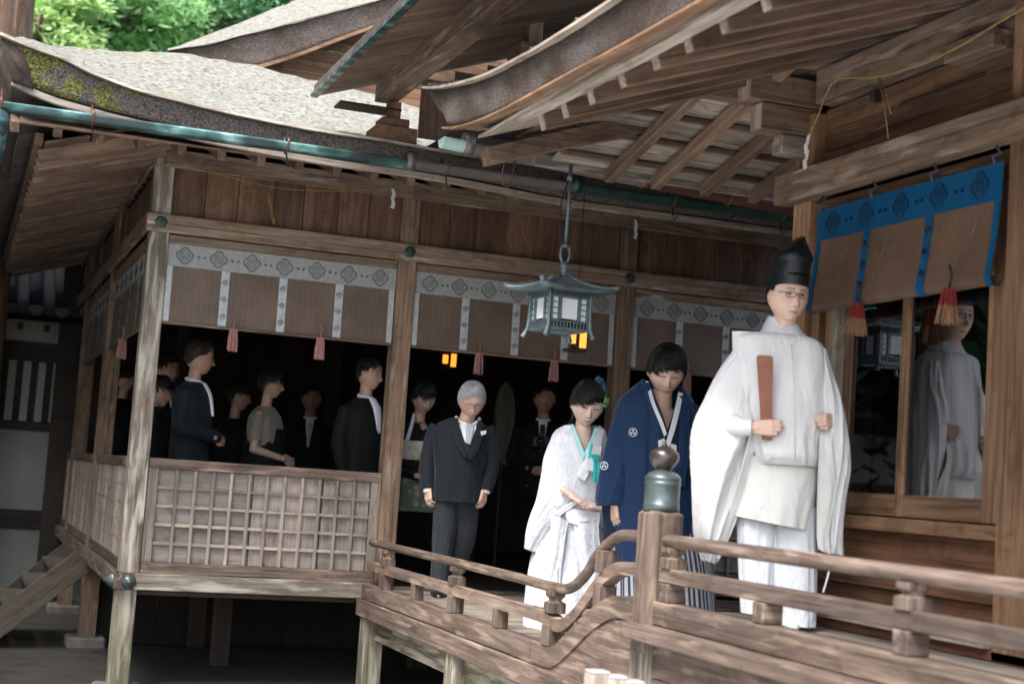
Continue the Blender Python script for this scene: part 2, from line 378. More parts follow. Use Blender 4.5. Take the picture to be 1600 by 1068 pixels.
# lattice panels
def lattice(x0, x1, z0, z1, y, nx, nz, name='lattice_panel', side=False, first=False, backs=4):
    """front panel at plane y (outer face y-.03); side=True swaps axes"""
    p = part(name, hall)
    def bx(nm, a0, a1, b0, b1, c0, c1, m, bev=.004):
        if side: box(nm, b0, b1, a0, a1, c0, c1, m, p, bev)
        else: box(nm, a0, a1, b0, b1, c0, c1, m, p, bev)
    f = .075
    bx('frame_rail', x0, x1, y-.035, y+.02, z1-f, z1, W_RAIL); bx('frame_rail', x0, x1, y-.035, y+.02, z0, z0+f, W_RAIL)
    bx('frame_stile', x0, x0+f, y-.033, y+.018, z0+f, z1-f, W_LAT); bx('frame_stile', x1-f, x1, y-.033, y+.018, z0+f, z1-f, W_LAT)
    a, b, c, d = x0+f, x1-f, z0+f, z1-f
    for k in range(1, nx):
        x = a+(b-a)*k/nx; bx('lattice_bar', x-.0125, x+.0125, y-.028, y-.002, c, d, W_LAT, .002)
    for k in range(1, nz):
        z = c+(d-c)*k/nz; bx('lattice_bar', a, b, y-.022, y+.0, z-.0115, z+.0115, W_LAT, .002)
    cuts = [a+(b-a)*t for t in ([0, .44, .77, 1] if backs == 4 else [0, .5, 1])]
    for k in range(len(cuts)-1):
        bx('backing_board', cuts[k]+.002, cuts[k+1]-.005, y+.004, y+.014, c+.001, d-.001, W_TILE, .002)
    bx('dark_backing', x0+.01, x1-.01, y+.022, y+.03, z0+.01, z1-.01, W_DARK)
lattice(1.345, 3.108, .87, 1.70, YH+.055, 12, 5)
box('sill_rail', 1.345, 3.11, YH-.01, YH+.1, .862, .885, W_RAIL, hall)
lattice(5.15, 6.9, .87, 1.70, YH+.055, 12, 5)
for a, b in ((11.44, 14.12), (14.29, 16.97), (17.14, 18.5)):
    lattice(a, b, .87, 1.70, XL+.055, 17 if b-a > 2 else 8, 5, side=True, backs=3)
# bronze fittings
def hexfit(name, c, r, axis, parent, mat=FITTING):
    vs = []; fs = []
    for k, (rr, d) in enumerate(((r, 0), (r, -.008), (r*.75, -.014), (r*.3, -.016), (r*.28, -.03), (r*.1, -.034))):
        for j in range(12):
            q = rr*(1+.06*cos(6*2*pi*j/12)); a = 2*pi*j/12
            vs.append((c[0]+q*cos(a), c[1]+d, c[2]+q*sin(a)) if axis == 'Y' else (c[0]+d, c[1]+q*cos(a), c[2]+q*sin(a)))
    for k in range(5):
        for j in range(12): fs.append((k*12+j, k*12+(j+1) % 12, (k+1)*12+(j+1) % 12, (k+1)*12+j))
    fs.append(tuple(range(60, 72)))
    return wmesh(name, vs, fs, mat, parent, False)
for x in PX[:4]: hexfit('nail_cover', (x, YH-.031, 3.43), .045, 'Y', hall)
dome_m = BRONZE
def dome(name, c, r, axis, parent):
    vs = []; fs = []
    prof = [(r, 0), (r, .012), (r*.85, .02), (r*.8, .03), (r*.5, .045), (r*.35, .048), (r*.3, .062), (r*.1, .068)]
    for rr, d in prof:
        for j in range(20):
            a = 2*pi*j/20; vs.append((c[0]+rr*cos(a), c[1]-d, c[2]+rr*sin(a)) if axis == 'Y' else (c[0]-d, c[1]+rr*cos(a), c[2]+rr*sin(a)))
    for k in range(len(prof)-1):
        for j in range(20): fs.append((k*20+j, k*20+(j+1) % 20, (k+1)*20+(j+1) % 20, (k+1)*20+j))
    fs.append(tuple(range(len(vs)-20, len(vs))))
    return wmesh(name, vs, fs, dome_m, parent, True)
dome('nail_boss', (1.262, YH-.05, .805), .055, 'Y', hall); dome('nail_boss', (XL-.03, YH+.05, .805), .055, 'X', hall)
# stair on the left side
st = thing('side_stair', (.6, 14, 0), 'dim wooden stair leaning against the far left side of the hall', 'stairs')
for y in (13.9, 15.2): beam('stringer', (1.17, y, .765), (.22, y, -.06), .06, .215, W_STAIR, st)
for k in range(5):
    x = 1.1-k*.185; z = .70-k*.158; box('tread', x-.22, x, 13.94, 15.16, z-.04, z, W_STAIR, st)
# hall roof: rafters, boards, bark edge
for k in range(28):
    x = -.1+k*.272
    if x > 6.9: break
    beam('rafter', (x, 10.32, 3.80), (x, 12.3, 4.42), .06, .075, W_RAFT, hall)
for k in range(26):
    y = 10.5+k*.3
    beam('rafter', (.34, y, 3.655), (1.24, y, 3.938), .06, .085, W_POST, hall)
EV = dict(Y=10.12)
tp = [(0, 56), (45, 75), (100, 95), (140, 115), (170, 127), (220, 145), (300, 165), (400, 188), (500, 207), (600, 222), (700, 240)]
bt = [(20, 118), (60, 137), (95, 150), (130, 160), (180, 174), (240, 188), (330, 210), (450, 233), (540, 248), (640, 262), (740, 279)]
T = [at(x, y, **EV) for x, y in tp]; B = [at(x, y, **EV) for x, y in bt]
T[0].x = .02; T += [Vector((x, 10.12, 3.99)) for x in (4, 5, 6, 7.2)]; B += [Vector((x, 10.12, 3.80)) for x in (4, 5, 6, 7.2)]
T = catmull(T, 4); B = catmull(B, 4)
def slab(name, A, Bq, depth, mat, parent, wob=0, tuck=0):
    rows = []
    for i, (a, b) in enumerate(zip(A, Bq)):
        d = Vector(depth); r = []
        for k in range(7):
            p = a.lerp(b, k/6); r.append(p + d*(tuck*k/6) + d.normalized()*wob*noise.noise(p*9))
        r += [b+d, a+d]; rows.append(r)
    vs, fs = grid(rows, True); n = len(rows[0]); fs += [tuple(range(n))[::-1], tuple(range(len(vs)-n, len(vs)))]
    return wmesh(name, vs, fs, mat, parent, True)
slab('bark_eave', T, B, (0, .35, .05), MOSSBARK, hall, .02, .12)
vs, fs = sweep([b+Vector((0, .07, -.03)) for b in B], .05, .04); wmesh('eave_board', vs, fs, W_PALE, hall)
vs, fs = sweep([t+Vector((0, -.01, .006)) for t in T], .05, .016); wmesh('bark_lip', vs, fs, W_PALE, hall)
# eave underside boards front and side
for k in range(7):
    y0 = 10.2+k*.32; z0 = 3.80+.313*(y0-10.32)+.045
    beam('roof_board', (.2, y0+.16, z0+.05), (7.1, y0+.16, z0+.05), .316, .02, W_RAFT, hall, up=(0, -.3, 1))
for k in range(3):
    x0 = .36+k*.3; z0 = 3.66+.314*(x0-.34)+.045
    beam('roof_board', (x0+.15, 10.3, z0+.05), (x0+.15, 18, z0+.05), .296, .02, W_BOARD, hall, up=(-.3, 0, 1))
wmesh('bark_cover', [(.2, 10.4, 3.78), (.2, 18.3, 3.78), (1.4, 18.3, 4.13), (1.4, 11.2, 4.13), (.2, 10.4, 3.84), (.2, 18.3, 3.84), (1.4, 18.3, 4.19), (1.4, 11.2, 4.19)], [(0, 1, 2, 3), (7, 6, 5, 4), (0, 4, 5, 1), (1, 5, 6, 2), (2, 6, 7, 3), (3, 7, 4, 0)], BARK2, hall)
# top surface of the hall roof
back = [at(x, y, Y=12.6) for x, y in [(-20, 45), (35, 60), (70, 70), (110, 74), (150, 77), (210, 81), (270, 80), (330, 92), (400, 106), (480, 124), (560, 141)]]
back += [Vector((x, 12.6, 4.86)) for x in (4, 5, 6, 7.2)]; back = catmull(back, 4)
rows = []
for k in range(25):
    t = k/24; row = []
    for a, b in zip(T, back):
        p = a.lerp(b, t); p.z -= .10*sin(pi*t)*(1-t)*1.2; p.z += .035*noise.noise(p*5)+.018*noise.noise(p*17); row.append(p)
    rows.append(row)
rows.append([b+Vector((0, 1.2, -.9)) for b in back])
vs, fs = grid(rows); wmesh('bark_roof_surface', vs, fs, ROOFTOP, hall, True)
# left eave: bark edge and copper gutter running away from the camera
Tl = [Vector((.03, 10.12+k*.9, 4.31-.05*min(k, 3))) for k in range(10)]; Bl = [Vector((.12, 10.12+k*.9, 4.06-.09*min(k, 3))) for k in range(10)]
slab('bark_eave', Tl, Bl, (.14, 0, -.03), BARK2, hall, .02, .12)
box('eave_board', .3, .36, 10.4, 18, 3.72, 3.80, W_RAFT, hall)
# upper gable roof beyond, with its thick curved verge
tg = [(262, 79), (337, 66), (400, 50), (460, 34), (545, 12), (640, -12), (760, -45)]
bg = [(385, 108), (420, 99), (470, 83), (520, 64), (575, 44), (650, 20), (770, -20)]
ug = thing('rear_gable_roof', (2.4, 13.4, 4.6), 'steep bark gable roof rising behind the lichen covered hall roof', 'roof')
Tg = catmull([at(x, y, Y=12.9) for x, y in tg], 5); Bg = catmull([at(x, y, Y=12.9) for x, y in bg], 5)
slab('bark_verge', Tg, Bg, (0, .5, 0), BARK, ug, .02, .05)
vs, fs = sweep([b+Vector((0, -.01, -.01)) for b in Bg], .04, .03); wmesh('verge_trim', vs, fs, W_MPOST, ug)
bk = catmull([at(x, y, Y=14.8) for x, y in [(262, 79), (320, 60), (398, 30), (440, 12), (475, -3), (560, -45), (700, -110)]], 5)
rows = [[t.lerp(b, k/6)+Vector((0, -.03*(k == 0), (-.012 if k == 0 else .02)-.06*sin(pi*k/6)+.02*noise.noise(t*5+Vector((k, 0, 0))))) for t, b in zip(Tg, bk)] for k in range(7)]
vs, fs = grid(rows); wmesh('bark_roof_surface', vs, fs, ROOFTOP, ug, True)
a = Bg[0]; e = Bg[-1]
for k in range(6):
    f0, f1 = k/6, (k+1)/6
    p0 = a.lerp(Vector((e.x, 13.1, e.z-.1)), 0)
    zt = lambda x: a.z+(e.z-a.z)*((x-a.x)/(e.x-a.x))**1.2
    z0 = 4.45+k*.22
    xs = a.x+(e.x-a.x)*max(0, (z0-a.z)/(e.z-a.z))
    beam('gable_board', (max(a.x+.02, xs-.1), 13.1, z0), (5.2, 13.1, z0+.0), .02, .215, W_MAIN, ug)
# copper gutters
def gutter(label, P, segs, r, hooks, sag=.07):
    t = thing('rain_gutter', P[0], label, 'gutter')
    a, b = Vector(P[0]), Vector(P[1])
    for s0, s1, m in segs:
        rows = []
        n = max(2, int((s1-s0)*14))
        for k in range(n+1):
            p = a.lerp(b, s0+(s1-s0)*k/n)
            out = [p+Vector((0, r*cos(q), r*sin(q))) for q in [pi*(1+j/12) for j in range(13)]]
            inn = [p+Vector((0, (r-.006)*cos(q), (r-.006)*sin(q))) for q in [pi*(2-j/12) for j in range(13)]]
            rows.append([v+Vector((0, -.0, .0)) for v in out+inn])
        vs, fs = grid(rows, True); wmesh('gutter_trough', vs, fs, m, t, True)
        if s0 > 0:
            p = a.lerp(b, s0)
            vs, fs = tubemesh([p+Vector((-.03, 0, 0)), p+Vector((.03, 0, 0))], r+.004, 20); wmesh('joint_sleeve', [v for v in vs if True], fs, m, t, True)
    for h in hooks:
        p = a.lerp(b, h)
        arc = [p+Vector((0, (r+.008)*cos(q), (r+.008)*sin(q))) for q in [pi*(.9+j*1.2/10) for j in range(11)]]
        tube('bracket', arc+[arc[-1]+Vector((0, .1, .1))], .008, COPPER_RED, t, 6)
        tube('hook', [p+Vector((0, 0, -r)), p+Vector((.012, 0, -r-.06)), p+Vector((.025, .01, -r-.10)), p+Vector((.05, .0, -r-.07))], .006, BLACK, t, 5)
    return t
g1 = gutter('verdigris copper gutter running under the moss edged hall eave', ((-.5, 10.02, 3.88), (6.6, 10.02, 3.88)), ((0, .463, COPPER), (.463, .64, COPPER_BR), (.64, 1, COPPER_DG)), .062, (.08, .16, .34, .5, .63, .75, .88))
g2 = gutter('brown copper gutter with pale end cap under the main eave corner', ((2.585, 8.6, 3.735), (5.3, 8.6, 3.615)), ((0, .06, COPPER_PALE), (.06, .5, COPPER_BR), (.5, 1, COPPER_RED)), .062, (.72,))
p = Vector((2.585, 8.6, 3.735)); vs = [p+Vector((0, .062*cos(q), .062*sin(q))) for q in [pi*(1+j/12) for j in range(13)]]
vs2 = [v+Vector((-.008, 0, 0)) for v in vs]; n = len(vs)
wmesh('end_cap', vs+vs2, [tuple(range(n)), tuple(range(n, 2*n))[::-1]]+[(i, (i+1) % n, n+(i+1) % n, n+i) for i in range(n)], COPPER_PALE, g2)
tube('hanging_strap', [(2.98, 8.55, 3.66), (2.965, 8.55, 3.58), (2.975, 8.55, 3.50), (3.0, 8.55, 3.475), (3.03, 8.55, 3.52), (3.04, 8.55, 3.66)], .006, W_RAFT, g2, 6)
sg = thing('downpipe', (.0, 10.3, 3.7), 'stained green copper gutter elbow at the left edge of the hall eave', 'gutter')
tube('pipe', [(.06, 9.95, 3.76), (.05, 11.0, 3.60), (.05, 13, 3.58), (.05, 18, 3.55)], .07, COPPER, sg, 14)
tube('elbow', catmull([(.02, 10.02, 3.82), (.03, 10.0, 3.70), (.06, 10.05, 3.55), (.03, 10.05, 3.45)], 5), .055, COPPER, sg, 12)

# ------------------------------------------------------------------ lower and upper deck
XR = 3.045
ld = link('lower_deck', None, None, Matrix.Translation((4.5, 9.2, .8))); ld['kind'] = 'structure'
n = 15
for k in range(n):
    y0 = 7.3+k*(YH-.04-7.3)/n; box('deck_board', 3.02, 5.6, y0, y0+(YH-.04-7.3)/n-.006, .78, DZ, W_DECK, ld, .004)
box('edge_beam', 2.96, 3.13, 6.4, YH-.055, .625, .745, W_RAIL, ld)
box('side_board', 3.06, 3.09, 6.45, YH-.07, .46, .625, W_LOW, ld)
for y, wd in ((11.08, .16), (8.98, .17), (7.55, .15)): box('deck_post', 2.985, 3.13, y-wd/2, y+wd/2, -.02, .622, W_LOW, ld)
for y in (9.9, 8.2): box('under_joist', 3.1, 5.6, y-.06, y+.06, .6, .72, W_LOW, ld)
ud = link('upper_deck', None, None, Matrix.Translation((3.6, 5, 1.1))); ud['kind'] = 'structure'
for k in range(6):
    x0 = 3.02+k*.185; box('deck_board', x0, x0+.18, 2.4, 7.1, 1.06, 1.1, W_DECK, ud, .004)
box('riser', 3.02, 4.13, 7.105, 7.13, .82, 1.06, W_DECK, ud); box('step_tread', 3.1, 4.13, 7.135, 7.40, .94, .965, W_DECK, ud); box('step_riser', 3.1, 4.13, 7.37, 7.39, .82, .938, W_DECK, ud)
box('edge_ledge', 2.88, 3.12, 2.4, 6.33, 1.045, 1.108, W_RAIL, ud)
box('side_board', 3.0, 3.04, 2.4, 6.33, .88, 1.045, W_RAIL, ud); box('side_board', 3.0, 3.04, 2.4, 6.33, .55, .876, W_RAIL, ud)
box('deck_post', 2.97, 3.12, 6.16, 6.34, -.02, 1.04, W_LOW, ud)
for y in (4.6, 3.2): box('deck_post', 2.95, 2.998, y-.07, y+.07, -.02, 1.04, W_LOW, ud)
# curved side panel under the rising rails
vs = [(3.0, 7.60, .745), (3.0, 6.34, .745), (3.0, 6.34, 1.10), (3.0, 6.6, 1.09), (3.0, 6.85, 1.0), (3.0, 7.1, .86), (3.0, 7.4, .78)]
v2 = [(x+.03, y, z) for x, y, z in vs]; n = len(vs)
wmesh('spandrel_board', vs+v2, [tuple(range(n)), tuple(range(n, 2*n))[::-1]]+[(i, (i+1) % n, n+(i+1) % n, n+i) for i in range(n)], W_RAIL, ud)

# ------------------------------------------------------------------ railings
lr = thing('veranda_railing', (XR, 9, .82), 'low three bar railing in front of the guests, bending upward near the capped post', 'railing')
crv = dict(
 top=[(11.2, 1.172), (10.1, 1.172), (9, 1.17), (8, 1.167), (7.55, 1.162), (7.27, 1.175), (7.07, 1.262), (6.93, 1.37), (6.78, 1.445), (6.64, 1.482), (6.36, 1.49)],
 mid=[(11.2, 1.0), (10, 1.0), (9, 1.0), (8, 1.0), (7.56, 1.0), (7.33, .975), (7.125, 1.05), (6.94, 1.175), (6.8, 1.262), (6.62, 1.325), (6.36, 1.335)],
 low=[(11.2, .807), (10, .807), (9, .805), (8, .805), (7.56, .803), (7.33, .818), (7.12, .915), (6.91, 1.03), (6.71, 1.115), (6.56, 1.15), (6.36, 1.15)])
tube('top_rail', catmull([(XR, y, z) for y, z in crv['top']], 6), .028, W_RAIL, lr, 14)
vs, fs = sweep(catmull([(XR, y, z) for y, z in crv['mid']], 6), .07, .062); wmesh('middle_rail', vs, fs, W_RAIL, lr)
vs, fs = sweep(catmull([(XR-.01, y, z) for y, z in crv['low']], 6), .09, .105); wmesh('bottom_rail', vs, fs, W_RAIL, lr)
def neck(name, y, zb, zt, parent, wd=.09):
    """strut between middle and top rail with a waisted bearing block"""
    vs = []; prof = [(wd*.5, 0), (wd*.5, .45), (wd*.28, .55), (wd*.28, .62), (wd*.45, .78), (wd*.45, 1.0)]
    for r, t in prof:
        z = zb+(zt-zb)*t; vs += [(XR-r, y-r, z), (XR+r, y-r, z), (XR+r, y+r, z), (XR-r, y+r, z)]
    fs = [(k*4+j, k*4+(j+1) % 4, k*4+4+(j+1) % 4, k*4+4+j) for k in range(len(prof)-1) for j in range(4)]+[(3, 2, 1, 0), (20, 21, 22, 23)]
    return wmesh(name, vs, fs, W_RAIL, parent)
for px, tall, wd in ((600, 1, .09), (649, 0, .075), (710, 1, .09), (782, 0, .075), (866, 1, .1)):
    y = at(px, 960, X=XR).y
    box('strut', XR-wd/2, XR+wd/2, y-wd/2, y+wd/2, .858, .969, W_RAIL, lr)
    if tall: neck('bearing_block', y, 1.031, 1.146, lr)
box('strut', XR-.045, XR+.045, 6.78, 6.87, 1.10, 1.23, W_RAIL, lr); box('strut', XR-.045, XR+.045, 6.78, 6.87, 1.29, 1.40, W_RAIL, lr)
rr = thing('veranda_railing', (XR, 5, 1.1), 'near three bar railing in front of the priest in white, right of the capped post', 'railing')
P = [(XR, 6.2, 1.485)]+[(XR, y, 1.485) for y in (5.5, 4.8, 4.0, 3.2, 2.4)]
tube('top_rail', P, .03, W_RAIL, rr, 16)
box('middle_rail', XR-.036, XR+.036, 2.4, 6.18, 1.30, 1.365, W_RAIL, rr); box('bottom_rail', XR-.055, XR+.045, 2.4, 6.18, 1.11, 1.215, W_RAIL, rr)
for px, tall in ((1199, 0), (1425, 1), (1047, 1)):
    y = at(px, 960, X=XR).y
    box('strut', XR-.045, XR+.045, y-.045, y+.045, 1.216, 1.299, W_RAIL, rr)
    if tall: neck('bearing_block', y, 1.366, 1.458, rr)
npst = thing('newel_post', (XR, 6.25, 1.1), 'stout rounded railing post with green bronze cap and brown onion finial', 'post')
vs = []; rows = []
for z in (.98, 1.60, 1.612, 1.617):
    r = .088 if z < 1.605 else .088-(z-1.6)*1.2
    rows.append([Vector((XR+r*max(-1, min(1, 1.18*cos(a))), 6.25+r*max(-1, min(1, 1.18*sin(a))), z)) for a in [2*pi*j/32 for j in range(32)]])
vs, fs = grid(rows, True); fs.append(tuple(range(len(vs)-32, len(vs)))); wmesh('post_shaft', vs, fs, W_RAIL, npst)
lathe('bronze_cap', [(.082, 0), (.083, .03), (.081, .032), (.081, .115), (.084, .118), (.084, .128), (.081, .131), (.081, .138), (.083, .141), (.083, .150), (.078, .156), (.066, .172), (.04, .18), (.034, .19)], (XR, 6.25, 1.617), BRONZE, npst, 32)
lathe('onion_finial', [(.034, 0), (.038, .008), (.05, .02), (.066, .045), (.070, .062), (.064, .082), (.045, .098), (.02, .108), (.011, .118), (.006, .128), (.001, .131)], (XR, 6.25, 1.80), BRONZE_BR, npst, 32)

# three pale stakes near the camera
for (x, y), lb in zip(((934, 1046), (962, 1054), (988, 1062)), ('leftmost and tallest of the three pale topped stakes at the bottom edge', 'middle one of the three pale topped stakes at the bottom edge', 'rightmost of the three pale topped stakes at the bottom edge')):
    p = at(x, y, D=5.5); q = thing('wooden_stake', (p.x, p.y, 0), lb, 'stake', 'pale topped wooden stakes')
    box('stake_shaft', p.x-.037, p.x+.037, p.y-.037, p.y+.037, -.1, p.z-.012, W_PALE, q); box('painted_top', p.x-.036, p.x+.036, p.y-.036, p.y+.036, p.z-.012, p.z, plain('worn_white_paint', (.36, .34, .34), .7) if 'worn_white_paint' not in bpy.data.materials else bpy.data.materials['worn_white_paint'], q)
# ------------------------------------------------------------------ main building at the right
XW = 4.15
mb = thing('main_sanctuary', (4.5, 5.5, 0), 'near timber shrine building on the right with glass doors and deep rafters', 'building')
box('wall_post', 4.06, 4.30, 4.97, 5.195, 1.1, 4.0, W_MPOST, mb, .008)
box('wall_post', 4.09, 4.26, 6.83, 7.0, 1.1, 3.75, W_MPOST, mb)
box('wall_post', 4.15, 4.28, 2.7, 2.9, 1.1, 3.9, W_MPOST, mb)
box('knotty_lintel', 3.99, 4.085, 4.4, 7.045, 3.27, 3.425, W_NAG, mb)
box('lintel', 4.12, 4.2, 5.2, 6.83, 3.15, 3.268, W_MAIN, mb)
box('lintel', 4.12, 4.2, 2.9, 4.97, 3.15, 3.268, W_MAIN, mb)
z0 = 3.427
for k, z1 in enumerate((3.545, 3.655, 3.775)):
    box('wall_board', 4.155+.003*k, 4.185, 2.8, 4.969, z0, z1-.003, W_MAIN, mb); box('wall_board', 4.155+.003*k, 4.185, 5.2, 6.83, z0, z1-.003, W_MAIN, mb); z0 = z1
box('groove_slot', 4.148, 4.156, 5.5, 6.14, 3.652, 3.662, W_DARK, mb, .001); box('groove_slot', 4.148, 4.156, 5.80, 6.42, 3.553, 3.563, W_DARK, mb, .001)
box('upper_beam', 4.07, 4.25, 4.2, 6.80, 3.785, 3.965, W_NAG, mb)
box('beam_nose', 4.0, 4.13, 5.25, 5.6, 3.70, 3.784, W_NAG, mb)
box('dark_peg', 4.10, 4.149, 6.30, 6.34, 3.70, 3.76, W_DARK, mb)
box('bracket_arm', 3.72, 4.16, 6.86, 7.0, 3.78, 3.93, W_RAFT, mb); box('bracket_arm', 3.80, 4.14, 6.87, 6.99, 3.63, 3.775, W_RAFT, mb)
box('bracket_arm', 3.93, 4.10, 6.88, 6.98, 3.52, 3.628, W_PALE, mb); box('purlin', 3.74, 3.86, 2.5, 8.1, 3.93, 4.0, W_RAFT, mb)
box('bracket_end', 3.715, 3.719, 6.865, 6.995, 3.785, 3.925, W_PALE, mb, .001); box('bracket_end', 3.795, 3.799, 6.875, 6.985, 3.635, 3.77, W_PALE, mb, .001)
# sliding glass doors
def glass():
    m = bpy.data.materials.new('dark_reflecting_glass'); m.use_nodes = True; n = m.node_tree; n.nodes.clear()
    o = N(n, 'OutputMaterial'); g = N(n, 'BsdfGlossy'); g.inputs['Roughness'].default_value = .015; g.inputs['Color'].default_value = (.92, .95, 1, 1)
    t = N(n, 'BsdfTransparent'); t.inputs[0].default_value = (.6, .62, .62, 1)
    f = N(n, 'Fresnel'); f.inputs[0].default_value = 2.8
    m2 = N(n, 'MixShader'); n.links.new(f.outputs[0], m2.inputs[0]); n.links.new(t.outputs[0], m2.inputs[1]); n.links.new(g.outputs[0], m2.inputs[2]); n.links.new(m2.outputs[0], o.inputs[0]); return m
GLASS = glass()
def sash(y0, y1, x, m, lab=None):
    p = part('glass_door', mb)
    if lab: p['label'] = lab
    box('door_stile', x, x+.035, y0, y0+.05, 1.66, 3.15, m, p); box('door_stile', x, x+.035, y1-.06, y1, 1.66, 3.15, m, p)
    box('bottom_rail', x+.002, x+.033, y0+.05, y1-.06, 1.66, 1.765, m, p); box('top_rail', x+.002, x+.033, y0+.05, y1-.06, 3.08, 3.15, m, p)
    wmesh('glass_pane', [(x+.017, y0+.05, 1.765), (x+.017, y1-.06, 1.765), (x+.017, y1-.06, 3.08), (x+.017, y0+.05, 3.08)], [(0, 3, 2, 1)], GLASS, p)
sash(5.36, 6.05, 4.15, W_MPOST); sash(5.92, 6.60, 4.19, W_MPOST)
box('door_jamb', 4.14, 4.24, 5.196, 5.36, 1.66, 3.15, W_MPOST, mb)
for y0, y1, x, m in ((6.60, 6.655, 4.14, W_PALE), (6.68, 6.74, 4.16, W_MPOST), (6.755, 6.83, 4.13, W_MPOST)): box('door_jamb', x, x+.07, y0, y1, 1.66, 3.15, m, mb)
box('jamb_board', 4.215, 4.235, 6.6, 6.83, 1.66, 3.15, W_DARK, mb)
box('door_sill', 4.085, 4.24, 5.2, 6.83, 1.59, 1.655, W_MPOST, mb)
box('base_board', 4.16, 4.19, 5.2, 6.83, 1.37, 1.588, W_STEP, mb); box('base_ledge', 4.10, 4.19, 5.2, 6.83, 1.325, 1.365, W_STEP, mb)
box('base_board', 4.14, 4.18, 5.2, 6.83, 1.205, 1.322, W_STEP, mb); box('base_ledge', 4.02, 4.2, 5.2, 6.83, 1.15, 1.20, W_DECK, mb); box('base_board', 4.06, 4.1, 2.8, 6.83, 1.102, 1.148, W_STEP, mb)
for z0, z1 in ((1.15, 1.35), (1.354, 1.65), (1.66, 2.0), (2.004, 2.4), (2.404, 2.8), (2.804, 3.148)): box('wall_board', 4.17, 4.2, 2.9, 4.969, z0, z1, W_MAIN, mb)
# dark room behind the glass
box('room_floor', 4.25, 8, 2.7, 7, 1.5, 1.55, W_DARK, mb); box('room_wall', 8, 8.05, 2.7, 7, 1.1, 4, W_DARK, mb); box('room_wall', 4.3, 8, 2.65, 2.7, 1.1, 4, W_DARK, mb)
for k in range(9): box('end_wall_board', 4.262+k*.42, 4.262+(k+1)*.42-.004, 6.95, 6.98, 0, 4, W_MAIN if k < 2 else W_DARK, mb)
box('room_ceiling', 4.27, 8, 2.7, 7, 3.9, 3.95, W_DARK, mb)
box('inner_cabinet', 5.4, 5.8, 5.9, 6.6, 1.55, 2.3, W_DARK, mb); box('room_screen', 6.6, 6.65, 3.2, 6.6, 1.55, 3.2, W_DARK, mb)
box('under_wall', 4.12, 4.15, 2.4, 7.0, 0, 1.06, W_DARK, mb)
# rafters
SL = .355
def rz(x): return 3.54+SL*(x-2.6)
ye = [7.28, 6.965, 6.667, 6.35, 6.004, 5.663, 5.364, 5.065, 4.747, 4.43, 4.11, 3.80, 3.48, 3.16]
for y in ye[1:]:
    beam('rafter', (2.6, y-.03, rz(2.6)-.04), (5.6, y-.03, rz(5.6)-.04), .062, .085, W_RAFT, mb)
    beam('rafter_end_cap', (2.594, y-.03, rz(2.594)-.04), (2.599, y-.03, rz(2.599)-.04), .06, .083, W_PALE, mb, bev=.001)
vs = []
for x, h in ((2.6, .085), (3.2, .10), (4.5, .15)):
    for y in (7.78, 7.92): vs += [(x+(.03 if x < 3 else 0), y, 3.53+SL*(x-2.6)-h), (x, y, 3.53+SL*(x-2.6))]
fs = [(0, 1, 3, 2), (8, 10, 11, 9)]
for s in (0, 4): fs += [(s, s+4, s+5, s+1), (s+2, s+3, s+7, s+6), (s, s+2, s+6, s+4), (s+1, s+5, s+7, s+3)]
wmesh('verge_rafter', vs, fs, W_NAG, mb)
for k in range(9):
    x0 = 2.45+k*.36
    beam('roof_board', (x0+.18, 2.6, rz(x0+.18)+.03), (x0+.18, 7.55 if k == 0 else 7.95, rz(x0+.18)+.03), .352, .016, W_PALE if k == 0 else W_BOARD, mb, up=(-SL, 0, 1))
# fascia and bark edge, curving up at the far end
fa = [(2.5, 7.74, 3.628), (2.5, 7.6, 3.61), (2.5, 7.2, 3.575), (2.5, 6.6, 3.555), (2.5, 6, 3.545), (2.5, 5.4, 3.54), (2.5, 4.8, 3.535), (2.5, 3.5, 3.53), (2.5, 2.6, 3.53)]
vs, fs = sweep(catmull([(x+.04, y-.12, z-.018) for x, y, z in fa], 4), .07, .05); wmesh('fascia_board', vs, fs, W_PALE, mb)
vs, fs = sweep(catmull([(x-.02, y, z+.0) for x, y, z in fa], 4), .11, .06); 
vs, fs = sweep(catmull([(x-.015, y, z+.0) for x, y, z in fa], 4), .09, .055); wmesh('fascia_board', vs, fs, W_POST, mb)
T = [(8.364, 3.956), (8.07, 3.89), (7.63, 3.815), (7.175, 3.757), (6.75, 3.729), (6.37, 3.712), (5.56, 3.70), (4.6, 3.69), (3.6, 3.685), (2.5, 3.68)]
B = [(7.98, 3.655), (7.75, 3.61), (7.4, 3.57), (7.03, 3.545), (6.65, 3.535), (6.3, 3.527), (5.4, 3.505), (4.6, 3.495), (3.6, 3.49), (2.5, 3.49)]
T = catmull([(2.4, y, z) for y, z in T], 6); B = catmull([(2.4, y, z) for y, z in B], 6)
slab('bark_eave', T, B, (.45, 0, .14), BARK, mb, .015, .06)
vs, fs = sweep([t+Vector((-.012, 0, .008)) for t in T], .05, .014); wmesh('bark_lip', vs, fs, W_PALE, mb)
vs, fs = sweep([b+Vector((.012, 0, -.006)) for b in B], .05, .012); wmesh('bark_under_lip', vs, fs, W_MPOST, mb)
def rough_top(k, t):
    return t + Vector((.45*k/5 if k else -.02, 0, .012+.14*k/5 + .05*abs(noise.noise(Vector((k*1.7, t.y*14, 3)))) + .03*noise.noise(Vector((k*3., t.y*45, 3)))))
T2 = catmull([t for t in T], 4); rows = [[rough_top(k, t) for t in T2] for k in range(6)]
rows += [[t+Vector((2.6, 0, 1.05)) for t in T2]]
vs, fs = grid(rows); wmesh('bark_roof_surface', vs, fs, bark_mat('brown_roof_bark', (.30, .2, .16)), mb, True)
